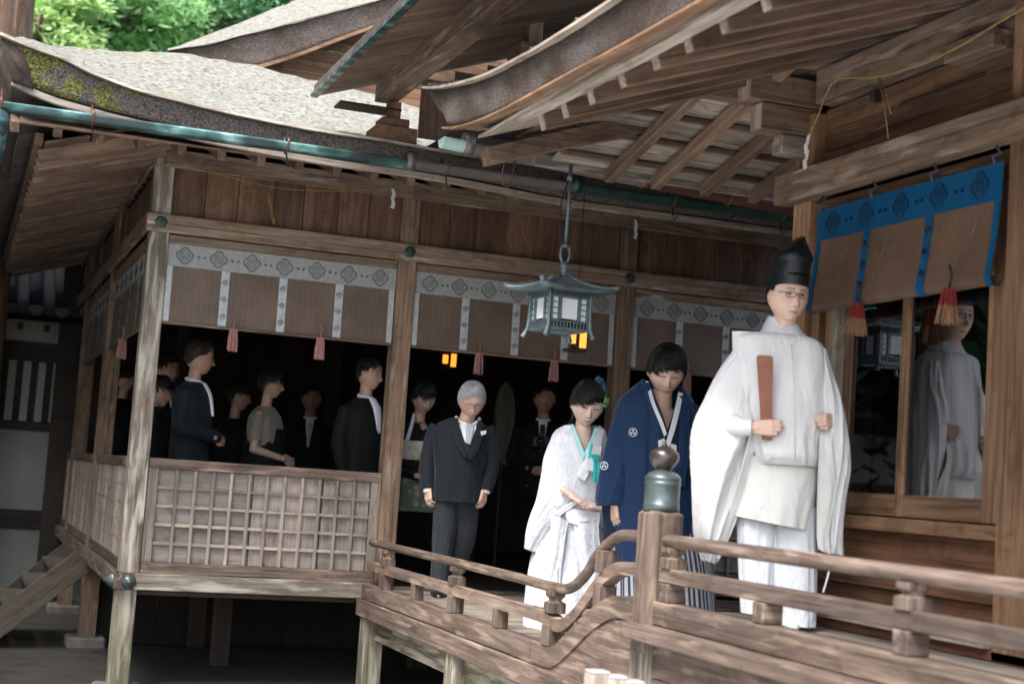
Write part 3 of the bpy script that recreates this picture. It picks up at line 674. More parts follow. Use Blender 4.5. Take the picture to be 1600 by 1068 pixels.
# lean-to rafters toward the corridor
for x in (3.56, 3.87, 4.205, 4.545, 4.88, 5.2):
    beam('corridor_rafter', (x, 8.3, 3.575), (x, 6.9 if x < 3.8 else 6.6, 3.575+.245*(1.4 if x < 3.8 else 1.7)), .06, .075, W_RAFT if x > 4 else W_POST, mb)
for k in range(6):
    y0 = 8.36-k*.27
    beam('corridor_roof_board', (3.2, y0-.135, 3.66+.245*(8.3-y0+.135)), (5.6, y0-.135, 3.66+.245*(8.3-y0+.135)), .266, .012, W_PALE, mb, up=(0, .245, 1))
for k in range(4):
    y0 = 8.18-k*.3
    beam('batten', (3.2, y0, 3.632+.245*(8.3-y0)), (5.6, y0, 3.632+.245*(8.3-y0)), .035, .03, W_RAFT, mb)
box('corridor_eave_board', 3.1, 5.6, 8.37, 8.40, 3.60, 3.68, W_PALE, mb)
box('corridor_purlin', 3.2, 5.6, 7.0, 7.1, 3.80, 3.9, W_RAFT, mb)
# ------------------------------------------------------------------ raised middle roof between the two buildings
mr_ = thing('corridor_roof', (3.5, 9, 4.0), 'raised board roof with verdigris edge strip spanning between hall and sanctuary', 'roof')
MS = .355
def mz(x): return 4.335+MS*(x-2.19)
for k in range(20):
    y1 = 10.42-k*.19
    beam('roof_board', (2.2, y1-.095, mz(2.2)+.012), (6.6, y1-.095, mz(6.6)+.012), .187, .015, W_RAFT, mr_, bev=.003)
wmesh('bark_cover', [(2.16, 10.46, mz(2.16)+.03), (2.16, 6.6, mz(2.16)+.03), (6.6, 6.6, mz(6.6)+.03), (6.6, 10.46, mz(6.6)+.03), (2.16, 10.46, mz(2.16)+.10), (2.16, 6.6, mz(2.16)+.10), (6.6, 6.6, mz(6.6)+.10), (6.6, 10.46, mz(6.6)+.10)],
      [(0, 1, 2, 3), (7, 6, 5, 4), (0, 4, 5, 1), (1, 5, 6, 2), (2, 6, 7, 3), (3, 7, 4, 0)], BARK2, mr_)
P = []
for k in range(40):
    P.append((2.165+.008*(k % 2), 10.47-k*.1, mz(2.165)+.02+.006*(k % 2)))
vs, fs = sweep(P, .05, .022); wmesh('verdigris_edge_strip', vs, fs, COPPER, mr_)
beam('purlin', (2.66, 10.36, mz(2.66)-.085), (2.66, 6.5, mz(2.66)-.085), .15, .15, W_NAG, mr_)
box('corner_post', 2.655, 2.745, 10.2, 10.29, 4.13, 4.33, W_MAIN, mr_)
box('post_base', 2.55, 2.85, 10.1, 10.4, 4.02, 4.13, W_MAIN, mr_); box('post_base', 2.6, 2.8, 10.15, 10.35, 4.132, 4.20, W_MAIN, mr_)
box('cross_tie', 3.3, 3.42, 9.0, 9.12, 4.30, 5.6, W_MPOST, mr_) if False else None
p = at(832, 75, Y=9.3)
box('king_post', p.x-.05, p.x+.05, 9.25, 9.35, p.z, 5.05, W_POST, mr_); box('king_post_base', p.x-.13, p.x+.13, 9.17, 9.43, p.z-.16, p.z-.002, W_POST, mr_)
for k in range(13): box('end_board', 2.95+k*.25, 2.95+(k+1)*.25-.004, 10.44, 10.46, 4.15, mz(2.95+k*.25)-.01, W_BOARD, mr_, .003)
box('thin_plate', 2.3, 2.75, 10.2, 10.4, 4.262, 4.28, W_DARK, mr_)
for k in range(9): box('inner_ceiling_board', 2.95, 7, 8.7+k*.19, 8.7+(k+1)*.19-.004, 4.02, 4.04, W_DARK, mr_)
box('lower_beam', 2.85, 7, 8.66, 8.70, 3.80, 4.04, W_DARK, mr_)

# ------------------------------------------------------------------ blinds
def reed_mat(name, dark, light, per=7):
    m, n, b = nmat(name); tc = N(n, 'TexCoord')
    q = N(n, 'Mapping'); q.inputs['Scale'].default_value = (1, 1, 1); n.links.new(tc.outputs['Object'], q.inputs[0])
    wv = N(n, 'TexWave', wave_type='BANDS', bands_direction='Z'); wv.inputs['Scale'].default_value = 45; wv.inputs['Distortion'].default_value = .2
    w2 = N(n, 'TexWave', wave_type='BANDS', bands_direction='X'); w2.inputs['Scale'].default_value = per; w2.inputs['Distortion'].default_value = .1
    z = N(n, 'TexNoise'); z.inputs['Scale'].default_value = 4; z.inputs['Detail'].default_value = 4
    for a in (wv, w2, z): n.links.new(q.outputs[0], a.inputs[0])
    r = ramp(n, wv.outputs[0], [(.2, dark), (.8, light)])
    r2 = ramp(n, w2.outputs[0], [(.93, (1, 1, 1)), (.99, (1.2, 1.2, 1.2))]); r3 = ramp(n, z.outputs[0], [(.3, .75), (.7, 1.15)])
    c = mix(n, 1, mix(n, 1, r.outputs[0], r2.outputs[0], 'MULTIPLY'), r3.outputs[0], 'MULTIPLY')
    n.links.new(c, b.inputs['Base Color']); b.inputs['Roughness'].default_value = .6; bump(n, wv.outputs[0], b, .4, .003); return m
REED = reed_mat('grey_brown_reeds', (.115, .078, .055), (.19, .135, .10))
REED2 = reed_mat('warm_brown_reeds', (.12, .07, .045), (.19, .115, .075), 7)
BAND = plain('faded_grey_brocade', (.34, .35, .33), .8, var=.12, sc=30); BANDL = plain('pale_grey_brocade', (.48, .50, .50), .8, var=.2, sc=30)
INK = plain('dark_grey_print', (.07, .07, .075), .8)
BLUE = plain('bright_blue_brocade', (.003, .082, .195), .75, var=.15, sc=30, spec=.2); INKB = plain('black_blue_print', (.006, .018, .04), .7)
PINK = plain('faded_pink_tassel', (.38, .19, .165), .9, var=.25, sc=40); RED = plain('red_tassel_cord', (.17, .018, .014), .9, var=.3, sc=40); HEMPB = plain('brown_tassel_hair', (.22, .115, .06), .9, var=.35, sc=60)
def crest_mesh(R, mat, key, hx=1):
    """four lobed flower crest, a thin printed relief in the local x-z plane"""
    vs = []; fs = []
    def ring(fn, wdt, n=48):
        b0 = len(vs)
        for j in range(n):
            a = 2*pi*j/n; r = fn(a)
            for q, y in ((r, 0), (r-wdt, 0), (r-wdt, -.0015), (r, -.0015)): vs.append((q*cos(a)*hx, y, q*sin(a)))
        for j in range(n):
            k = (j+1) % n
            for i in range(4): fs.append((b0+j*4+i, b0+j*4+(i+1) % 4, b0+k*4+(i+1) % 4, b0+k*4+i))
    def lobe(s):
        def f(a):
            al = ((a+pi/4) % (pi/2))-pi/4; return R*s*(.45*cos(al)+sqrt(.3025-.2025*sin(al)**2))
        return f
    ring(lobe(1), R*.09); ring(lobe(.80), R*.035); ring(lambda a: R*.16, R*.05, 16)
    ring(lambda a: R*(.30+.26*abs(cos(2*a))), R*.05); ring(lambda a: R*(.26+.22*abs(sin(2*a))), R*.04)
    return mesh(key, vs, fs, False, [mat])
def blind(label, group, a, b, ztop, zbot, vert, reed, band, bandl, ink, ncrest, bandh, side, tassels, tm, axis='X', roll=False, drop=0):
    """a, b: ends of the top edge; axis: 'X' lies along x (faces -y), 'Y' lies along y (faces -x)"""
    A, Bv = Vector(a), Vector(b); L = (Bv-A).length; u = (Bv-A).normalized(); nrm = Vector((0, -1, 0)) if axis == 'X' else Vector((-1, 0, 0))
    M0 = Matrix(((u.x, -nrm.x, 0, A.x), (u.y, -nrm.y, 0, A.y), (0, 0, 1, ztop), (0, 0, 0, 1)))
    t = thing('bamboo_blind', (A+u*L/2).to_tuple()[:2]+(ztop,), label, 'blind', group)
    H = ztop-zbot
    def bul(z, x=0):   # local y offset: the loose hem swings out
        f = -z/H; return -(.045*f*f if roll else .012*f*f) - .004*sin(x*9)*f
    def sheet(name, x0, x1, z0, z1, off, mat, nx=8, nz=14, th=.004):
        rows = []
        for i in range(nz+1):
            z = z0+(z1-z0)*i/nz
            rows.append([Vector((x0+(x1-x0)*j/nx, bul(z, x0+(x1-x0)*j/nx)-off, z)) for j in range(nx+1)])
        if roll and z1 <= -H+.001:
            for q in range(1, 9):
                an = pi*q/8*1.2; rows.append([Vector((x0+(x1-x0)*j/nx, bul(z1, x0+(x1-x0)*j/nx)-off+(.03+off)*(1-cos(an)), z1-(.03+off)*sin(an))) for j in range(nx+1)])
        vs, fs = grid(rows); nv = len(vs); nf = len(fs)
        vs += [v+Vector((0, th, 0)) for v in vs]; fs += [tuple(i+nv for i in f)[::-1] for f in fs[:nf]]
        c = sum(vs, Vector())/len(vs)
        return link(name, mesh(name, [v-c for v in vs], fs, True, [mat]), t, M0 @ Matrix.Translation(c))
    sheet('reed_screen', 0, L, 0, -H, 0, reed)
    sheet('brocade_band', -.004, L+.004, .003, -bandh, .004, band)
    cs = [0] + [v for v in vert] + [1]
    for v in cs:
        wd = side; x = v*L; x0 = x-wd/2 if 0 < v < 1 else (0 if v == 0 else L-wd*.7); x1 = x0+(wd if 0 < v < 1 else wd*.7)
        sheet('brocade_strip', x0, x1, -bandh-.002, -H, .0045, bandl if 0 < v < 1 or axis == 'X' else band, 2)
        if 0 < v < 1:
            cm2 = 'small_crest_'+ink.name+'%.3f' % side
            m = bpy.data.meshes.get(cm2) or crest_mesh(side*.38, ink, cm2)
            for k in range(3):
                z = -bandh-(H-bandh)*(.2+.3*k); link('small_crest', m, t, M0 @ Matrix.Translation((x, bul(z, x)-.0055, z)))
    cm = 'crest_'+ink.name+'%.2f' % bandh
    m = bpy.data.meshes.get(cm) or crest_mesh(bandh*.40, ink, cm)
    for k in range(ncrest):
        x = L*(k+.5)/ncrest; link('flower_crest', m, t, M0 @ Matrix.Translation((x, bul(-bandh/2, x)-.0055, -bandh/2)))
        if k:
            dm = bpy.data.meshes.get('dot_'+ink.name) or crest_mesh(.011, ink, 'dot_'+ink.name)
            for s in (-.022, .022): link('small_dot', dm, t, M0 @ Matrix.Translation((L*k/ncrest+s, bul(-bandh/2)-.0055, -bandh/2)))
    if not roll:
        o = beam('hem_rod', M0 @ Vector((0, -.016, -H)), M0 @ Vector((L, -.016, -H)), .022, .022, W_POST, t)
    for v in tassels:
        c = M0 @ Vector((v*L, bul(-H)-.015-(.02 if roll else 0), -H-(.03 if roll else .0)))
        vs = []; fs = []; rnd = random.Random(int(v*100))
        lt = .155 if roll else .165; wd = .045 if roll else .05
        for s in range(70 if roll else 46):
            x = rnd.uniform(-1, 1); y = rnd.uniform(-.5, .5); tp = Vector((x*wd*.55, y*.02, 0)); bt = Vector((x*wd*(1.15 if roll else .75), y*.045, -lt*rnd.uniform(.93, 1.05)))
            q = tubemesh([tp, tp.lerp(bt, .5)+Vector((rnd.uniform(-.003, .003), 0, 0)), bt], [.004, .005, .004], 4)
            fs += [tuple(i+len(vs) for i in f) for f in q[1]]; vs += q[0]
        ts = part('tassel', t)
        o = link('tassel_fringe', mesh('tassel', vs, fs, False, [tm[0], tm[1]]), ts, Matrix.Translation(c))
        for pl in o.data.polygons: pl.material_index = 1 if pl.center.z > -lt*(.42 if roll else .12) else 0
        tube('tassel_cord', [c+Vector((0, 0, .0)), c+Vector((0.004, -.008, .06)), c+Vector((-.012, -.01, .10))], .006, BLACK if roll else tm[1], ts, 6)
    return t
BG = 'blinds hung in the bays of the hall'
blind('grey banded blind with pink tassels in the left bay above the lattice panel', BG, (1.347, YH+.05, 0), (3.105, YH+.05, 0), 3.293, 2.70, (.25, .5, .75), REED, BAND, BANDL, INK, 7, .165, .062, (.30, .68), (PINK, PINK))
blind('grey banded blind in the middle bay, partly behind the hanging lantern', BG, (3.265, YH+.05, 0), (4.99, YH+.05, 0), 3.293, 2.70, (.25, .5, .75), REED, BAND, BANDL, INK, 7, .165, .062, (.33, .70), (PINK, PINK))
blind('grey banded blind in the bay behind the groom and the priest hat', BG, (5.155, YH+.05, 0), (6.90, YH+.05, 0), 3.293, 2.70, (.25, .5, .75), REED, BAND, BANDL, INK, 7, .165, .062, (.30, .70), (PINK, PINK))
blind('grey blind seen edge-on between the two front posts of the left side', BG, (XL+.05, 14.1, 0), (XL+.05, 11.46, 0), 3.268, 2.66, (.25, .5, .75), REED, BAND, BANDL, INK, 7, .165, .062, (.5,), (PINK, PINK), 'Y')
blind('grey blind deep on the left side, seen edge-on beyond the second side post', BG, (XL+.05, 16.95, 0), (XL+.05, 14.3, 0), 3.268, 2.66, (.25, .5, .75), REED, BAND, BANDL, INK, 7, .165, .062, (), (PINK, PINK), 'Y')
bb = blind('brown reed blind with bright blue crest band over the glass doors', None, (4.04, 6.655, 0), (4.04, 5.20, 0), 3.185, 2.69, [(6.655-at(1349, 400, X=4.02).y)/1.455, (6.655-at(1447, 390, X=4.02).y)/1.455], REED2, BLUE, BLUE, INKB, 5, .16, .055, [(6.655-at(1346, 510, X=3.99).y)/1.455, (6.655-at(1491, 480, X=3.99).y)/1.455], (HEMPB, RED), 'Y', roll=True)
for y in (6.62, 6.16, 5.68, 5.24):
    tube('hook', [(4.03, y, 3.18), (4.02, y+.01, 3.215), (4.045, y-.015, 3.225), (4.03, y, 3.26)], .008, plain('blue_grey_cord', (.06, .07, .12), .7) if 'blue_grey_cord' not in bpy.data.materials else bpy.data.materials['blue_grey_cord'], bb, 6)

rnd = random.Random(8)
for k in range(13):      # pale zigzag threads woven into the blue banded blind
    y0 = 6.5-1.2*rnd.random(); z0 = rnd.uniform(2.78, 2.98); P = []
    for q in range(rnd.randint(4, 6)):
        f_ = (3.185-z0)/.495; P.append((4.04-.045*f_*f_-.008, y0, z0)); y0 -= .035; z0 += (.05 if q % 2 else -.045)*rnd.uniform(.6, 1.2)
    vs, fs = [], []
    for a, b in zip(P, P[1:]):
        m_ = tubemesh([a, b], .0013, 4); fs += [tuple(i+len(vs) for i in f) for f in m_[1]]; vs += m_[0]
    wmesh('zigzag_thread', vs, fs, W_POST, bb)
# ------------------------------------------------------------------ hanging lantern
LX, LY = 3.13, 7.85
lt = thing('hanging_lantern', (LX, LY, 2.56), 'square bronze lantern with flared roof and white paper panes hanging from the eave', 'lantern')
ROT = radians(27-18)+YAW*-1
LROT = -.385+.47
def lp(x, y, z):
    a = LROT; return Vector((LX-.01+x*cos(a)-y*sin(a), LY+x*sin(a)+y*cos(a), z))
rows = []
for k in range(13):
    t = k/12
    s = .03+(.235-.03)*t; z = 2.895-.10*t**.62 + .012*t**6
    row = []
    for j in range(40):
        e = j//10; f = (j % 10)/10; c = [(-1, -1), (1, -1), (1, 1), (-1, 1)]
        p0, p1 = c[e], c[(e+1) % 4]; x = p0[0]+(p1[0]-p0[0])*f; y = p0[1]+(p1[1]-p0[1])*f
        cr = (max(0, abs(x)+abs(y)-1))**3; row.append(lp(x*s*(1-.05*(1-cr)*t), y*s*(1-.05*(1-cr)*t), z+.022*cr*t**3))
    rows.append(row)
rows.append([v+Vector((0, 0, -.014)) for v in rows[-1]]); rows.append([Vector((LX+(v.x-LX)*.5, LY+(v.y-LY)*.5, 2.80)) for v in rows[-1]])
vs, fs = grid(rows, True); wmesh('lantern_roof', vs, fs, BRONZE_DK, lt, True)
for sx, sy in ((-1, -1), (1, -1), (1, 1), (-1, 1)):
    P = []
    for k in range(11):
        t = k/10; s = .03+(.243-.03)*t; P.append(lp(sx*s, sy*s, 2.90-.10*t**.62+.034*t**5))
    tube('roof_ridge', P, [.010+.005*k/10 for k in range(11)], BRONZE_DK, lt, 8)
lathe('roof_knob', [(.035, 0), (.03, .012), (.018, .02), (.024, .035), (.03, .05), (.02, .07), (.012, .08)], (LX, LY, 2.895), BRONZE_DK, lt, 10)
def ringp(cz, rx, rzz, pl): return [Vector((LX+(rx*cos(a) if pl == 'x' else 0), LY+(rx*cos(a) if pl == 'y' else 0), cz+rzz*sin(a))) for a in [2*pi*j/20 for j in range(21)]]
tube('hanging_loop', [v for v in ringp(3.02, .028, .055, 'x')], .009, BRONZE_DK, lt, 8)
tube('hanging_rod', [(LX, LY, 3.06), (LX+.003, LY, 3.3), (LX, LY, 3.52)], .011, BRONZE_DK, lt, 8)
lathe('rod_collar', [(.02, 0), (.022, .01), (.014, .016), (.014, .03)], (LX, LY, 3.055), BRONZE_DK, lt, 10)
lathe('rod_collar', [(.014, 0), (.02, .012), (.014, .03), (.012, .05)], (LX, LY, 3.44), BRONZE_DK, lt, 10)
tube('wire', catmull([(LX-.005, LY-.01, 3.44), (LX-.045, LY, 3.28), (LX-.03, LY, 3.1), (LX-.005, LY, 3.05)], 5), .004, BLACK, lt, 5)
hw = .128; zb, zt = 2.585, 2.80
LPAPER = plain('lantern_paper', (.72, .74, .74), .8)
def lb(name, x0, x1, y0, y1, z0, z1, m, tp=1.0):
    vs = [lp(x, y, z) for z in (z0, z1) for x, y in ((x0, y0), (x1, y0), (x1, y1), (x0, y1))]
    return wmesh(name, vs, [(3, 2, 1, 0), (4, 5, 6, 7), (0, 1, 5, 4), (1, 2, 6, 5), (2, 3, 7, 6), (3, 0, 4, 7)], m, lt)
lb('base_plate', -hw, hw, -hw, hw, zb-.008, zb, BRONZE_DK); lb('base_tray', -.07, .07, -.07, .07, zb-.016, zb-.0085, BRONZE_DK)
for q in range(4):
    def rp(x, y, q=q): return ((x, y), (-y, x), (-x, -y), (y, -x))[q]
    def fb(name, u0, u1, z0, z1, d0, d1, m):
        (xa, ya), (xb, yb) = rp(u0, -hw+d0), rp(u1, -hw+d1); lb(name, min(xa, xb), max(xa, xb), min(ya, yb), max(ya, yb), z0, z1, m)
    # corner leg, flared at the foot
    x, y = rp(-hw, -hw); P = [lp(x*1.0, y*1.0, zt), lp(x, y, zb+.06), lp(x*1.04, y*1.04, zb), lp(x*1.16, y*1.16, zb-.045)]
    tube('corner_leg', catmull(P, 4), [.011]*5+[.012]*4+[.014, .016, .018, .021], BRONZE_DK, lt, 4)
    fb('paper_pane', -.05, .05, zb+.055, zb+.170, .010, .013, LPAPER)
    for s in (-1, 1):
        fb('window_stile', s*.06-.009, s*.06+.009, zb+.04, zb+.18, .0, .014, BRONZE_DK)
        for k in range(4): fb('side_pane', min(s*.072, s*.105), max(s*.072, s*.105), zb+.05+k*.032, zb+.076+k*.032, .010, .012, LPAPER)
        for k in range(5): fb('side_bar', min(s*.07, s*.112), max(s*.07, s*.112), zb+.044+k*.032, zb+.050+k*.032, .002, .010, BRONZE_DK)
        fb('side_bar', min(s*.104, s*.118), max(s*.104, s*.118), zb+.04, zb+.18, .001, .011, BRONZE_DK)
    fb('lower_rail', -hw, hw, zb+.036, zb+.043, .0, .012, BRONZE_DK); fb('lower_rail', -hw, hw, zb, zb+.006, .0, .012, BRONZE_DK)
    fb('upper_rail', -hw, hw, zb+.173, zb+.183, .0, .012, BRONZE_DK); fb('upper_rail', -hw, hw, zb+.207, zb+.215, .0, .012, BRONZE_DK)
    for k in range(12):
        u = -hw+.014+k*(2*hw-.028)/11; fb('baluster', u-.004, u+.004, zb+.006, zb+.036, .002, .009, BRONZE_DK)
    for k in range(15):
        u = -hw+.012+k*(2*hw-.024)/14; fb('vent_bar', u-.0035, u+.0035, zb+.183, zb+.207, .002, .009, BRONZE_DK)

for o in lt.children:
    if o.name.split('.')[0] not in ('hanging_rod', 'wire'): o.location.z -= .018
# ------------------------------------------------------------------ straw ropes and paper streamers
def rope(label, P, r=.0045, strands=()):
    t = thing('straw_rope', P[0], label, 'rope')
    Q = catmull(P, 10); L = 0; A = []; B = []
    for i, p in enumerate(Q):
        if i: L += (Q[i]-Q[i-1]).length
        d = Vector((0, cos(L*260), sin(L*260)))*r*.6; A.append(p+d); B.append(p-d)
    tube('twisted_cord', A, r*.75, ROPE, t, 5); tube('twisted_cord', B, r*.75, ROPE, t, 5)
    for s in strands: tube('straw_strand', s, .0035, ROPE, t, 4)
    return t
f = lambda l, **k: [at(x, y, **k) for x, y in l]
YR = dict(Y=11.2)
rope('thin yellow straw rope looped along the front of the hall under its eave', f([(233, 262), (268, 256), (300, 262), (360, 277), (430, 293), (500, 298), (560, 297), (612, 291), (640, 284), (690, 300), (760, 312), (830, 318), (900, 322), (985, 335), (1010, 342), (1080, 362), (1160, 377), (1245, 384)], **YR), .0045, [f([(416, 290), (420, 315), (427, 350)], **YR), f([(417, 291), (424, 320), (429, 349)], **YR), f([(805, 316), (815, 350), (822, 378)], **YR), f([(1150, 374), (1157, 400), (1160, 425)], **YR)])
rope('thin yellow straw rope along the shaded left side of the hall', f([(190, 322), (206, 306), (222, 285), (233, 263)], X=XL-.04) + [], .0045)
rope('golden twisted straw rope draped along the upper beam of the near building', [at(x, y, X=3.97) for x, y in [(1262, 212), (1277, 185), (1290, 150), (1310, 124), (1372, 120), (1440, 100), (1500, 72), (1550, 42), (1610, 6)]], .005, [[at(1373, 122, X=3.97), at(1382, 165, X=3.97), at(1388, 216, X=3.97)], [at(1375, 122, X=3.97), at(1386, 150, X=3.97), at(1392, 178, X=3.97)]])
def shide(label, c, u, s=1.0):
    c = Vector(c); u = Vector(u); t = None
    vs = []; fs = []; x = 0; z = 0
    for k in range(4):
        w_ = .028*s; h = .045*s; dx = (-.010 if k % 2 else .012)*s
        n = len(vs); nn = Vector((-u.y, u.x, 0))*(.006*(k % 2))
        vs += [c+u*(x-w_/2)+Vector((0, 0, z))+nn, c+u*(x+w_/2)+Vector((0, 0, z-.008*s))+nn, c+u*(x+w_/2+dx)+Vector((0, 0, z-h-.008*s))+nn, c+u*(x-w_/2+dx)+Vector((0, 0, z-h))+nn]
        fs.append((n, n+1, n+2, n+3)); x += dx*1.2; z -= h*.8
    for i in range(len(vs)): vs.append(vs[i]+Vector((-u.y, u.x, 0))*.0015)
    nf = len(fs); fs += [tuple(i+16 for i in q)[::-1] for q in fs[:nf]]
    return tag(wmesh('paper_streamer', vs, fs, PAPER), label, 'paper streamer', 'white zigzag paper streamers on the ropes')
ux = Vector((1, 0, 0)); uy = Vector((0, 1, 0))
shide('white zigzag paper above the second front post, over the middle of the railing side', at(614, 294, **YR), ux)
shide('white zigzag paper above the third front post, right of the lantern rod', at(993, 343, **YR), ux)
shide('white zigzag paper nearest the corner on the shaded left side', at(192, 323, X=XL-.04), uy, 1.1)
shide('white zigzag paper in the middle of the shaded left side', at(161, 377, X=XL-.04), uy, 1.3)
shide('white zigzag paper farthest along the shaded left side', at(136, 410, X=XL-.04), uy, 1.5)
shide('white zigzag paper hanging from the golden rope beside the near corner post', at(1264, 210, X=3.97), uy, 1.15)

# ------------------------------------------------------------------ indoor lamps, purification wand
GLOW = plain('lit_lamp_paper', (.9, .5, .15), .8, emit=(1, .27, .03), es=.55)
def lamp(label, px, py, D):
    c = at(px, py, D=D); t = thing('indoor_lamp', c, label, 'lamp', 'lit box lamps inside the hall')
    box('lamp_case', c.x-.075, c.x+.075, c.y-.05, c.y+.05, c.z+.075, c.z+.095, W_DARK, t); box('lamp_case', c.x-.075, c.x+.075, c.y-.05, c.y+.05, c.z-.095, c.z-.075, W_DARK, t)
    box('lit_pane', c.x-.065, c.x-.012, c.y-.045, c.y-.035, c.z-.04, c.z+.045, GLOW, t); box('lit_pane', c.x+.018, c.x+.07, c.y-.045, c.y-.035, c.z-.065, c.z+.06, GLOW, t)
    box('lamp_post', c.x-.012, c.x+.014, c.y-.05, c.y+.05, c.z-.075, c.z+.075, W_DARK, t)
    tube('lamp_chain', [(c.x, c.y, c.z+.095), (c.x, c.y, 3.8)], .003, BLACK, t, 5)
lamp('small glowing amber box lamp in the dark left of the grey haired man', 700, 562, 14.5)
lamp('glowing amber box lamp seen just below the bronze lantern', 899, 529, 10.9)
c = at(787, 655, D=14.2); hw_ = thing('purification_wand', (c.x, c.y, DZ), 'pale hemp and paper purification wand standing between grey haired man and photographer', 'wand')
HEMP = plain('pale_hemp', (.17, .155, .13), .9, var=.3, sc=30)
box('stand_pole', c.x-.012, c.x+.012, c.y-.012, c.y+.012, DZ, c.z+.36, W_DARK, hw_)
vs = []; fs = []; rnd = random.Random(3)
for s in range(150):
    a = rnd.uniform(0, 2*pi); r0 = .02; r1 = rnd.uniform(.02, .075)*(1.5 if s % 5 == 0 else 1); ln = rnd.uniform(.35, .8)
    P = [c+Vector((0, 0, .36)), c+Vector((cos(a)*r1*.7, sin(a)*r1*.7, .26)), c+Vector((cos(a)*r1, sin(a)*r1, .05)), c+Vector((cos(a)*r1*.9, sin(a)*r1*.9, .36-ln))]
    q = tubemesh(catmull(P, 2), .006, 4); fs += [tuple(i+len(vs) for i in f_) for f_ in q[1]]; vs += q[0]
wmesh('hemp_strands', vs, fs, HEMP, hw_)

# ------------------------------------------------------------------ plaster storehouse at the far left
sh = thing('plaster_storehouse', (-1, 18.6, 0), 'dim white plaster building with dark timber bands at the far left', 'building')
box('plaster_wall', -5, 1.55, 18.5, 18.6, 0, 3.35, PLASTER, sh)
TB = wood('dark_storehouse_timber', (.02, .014, .012), (.035, .026, .022), (.06, .045, .038))
for z0, z1 in ((.78, 1.0), (1.92, 2.02), (2.72, 2.95)): box('timber_band', -5, 1.55, 18.44, 18.498, z0, z1, TB, sh)
box('timber_post', 1.18, 1.36, 18.42, 18.499, 0, 3.3, TB, sh)
box('window_recess', -1.2, 1.1, 18.47, 18.499, 2.02, 2.72, TB, sh)
for k in range(14): box('window_bar', -1.15+k*.165, -1.15+k*.165+.085, 18.42, 18.469, 2.022, 2.718, PLASTER, sh)
for k in range(22):
    x = -4.5+k*.29
    tube('roof_tile', [(x, 18.0, 3.30), (x, 21.4, 4.9)], .075, TILE, sh, 12)
    lathe_c = (x, 17.99, 3.30)
    vs = [(x+.078*cos(a), 17.985, 3.30+.078*sin(a)) for a in [2*pi*j/16 for j in range(16)]]+[(x+.06*cos(a), 17.98, 3.30+.06*sin(a)) for a in [2*pi*j/16 for j in range(16)]]
    wmesh('tile_end', vs, [(j, (j+1) % 16, 16+(j+1) % 16, 16+j) for j in range(16)]+[tuple(range(16, 32))], TILE_END, sh)
    box('pan_tile', x+.08, x+.21, 18.0, 18.04, 3.18, 3.24, TILE, sh, .003); 
    box('eave_peg', x+.11, x+.18, 18.1, 18.14, 3.06, 3.14, TB, sh)
wmesh('tile_bed', [(-5, 17.98, 3.22), (1.75, 17.98, 3.22), (1.75, 21.5, 4.86), (-5, 21.5, 4.86), (-5, 17.98, 3.16), (1.75, 17.98, 3.16), (1.75, 21.5, 4.7), (-5, 21.5, 4.7)], [(0, 1, 2, 3), (7, 6, 5, 4), (0, 4, 5, 1), (1, 5, 6, 2), (3, 2, 6, 7)], TILE, sh)
for y in (11.6, 13.4, 15.2):
    q = thing('yellow_floor_tape', (2.6, y, .03), 'strip of worn yellow and black tape lying under the hall', 'tape', 'yellow tape strips under the hall') if False else None

# ------------------------------------------------------------------ hillside and trees behind the roofs
rows = []
for i in range(30):
    y = 24+i*1.6; rows.append([Vector((-25+j*2, y, (0 if i < 1 else .2)+max(0, (y-25))*.62+1.2*noise.noise(Vector((j*.3, i*.2, 5))))) for j in range(40)])
vs, fs = grid(rows); hl = wmesh('hillside', vs, fs, plain('hill_undergrowth', (.05, .10, .03), .9, var=.6, sc=1.2), None, True, Vector((0, 0, 0))); hl['kind'] = 'structure'
def leafmat(name, c):
    m, n, b = nmat(name); oi = N(n, 'NewGeometry'); r = ramp(n, oi.outputs['Random Per Island'], [(0, tuple(v*.55 for v in c)), (.5, c), (1, tuple(min(1, v*1.6) for v in c))])
    n.links.new(r.outputs[0], b.inputs['Base Color']); b.inputs['Roughness'].default_value = .5
    t = N(n, 'BsdfTranslucent'); n.links.new(r.outputs[0], t.inputs[0]); mx = N(n, 'MixShader'); mx.inputs[0].default_value = .4
    n.links.new(b.outputs[0], mx.inputs[1]); n.links.new(t.outputs[0], mx.inputs[2]); n.links.new(mx.outputs[0], n.nodes['Material Output'].inputs[0]); return m
L1 = leafmat('fresh_green_leaves', (.30, .50, .22)); L2 = leafmat('mid_green_leaves', (.22, .42, .21)); L3 = leafmat('yellow_green_leaves', (.42, .58, .24)); L4 = leafmat('dark_green_leaves', (.03, .07, .02))
TRUNK = wood('brown_tree_bark', (.05, .03, .02), (.12, .07, .045), (.26, .18, .13))
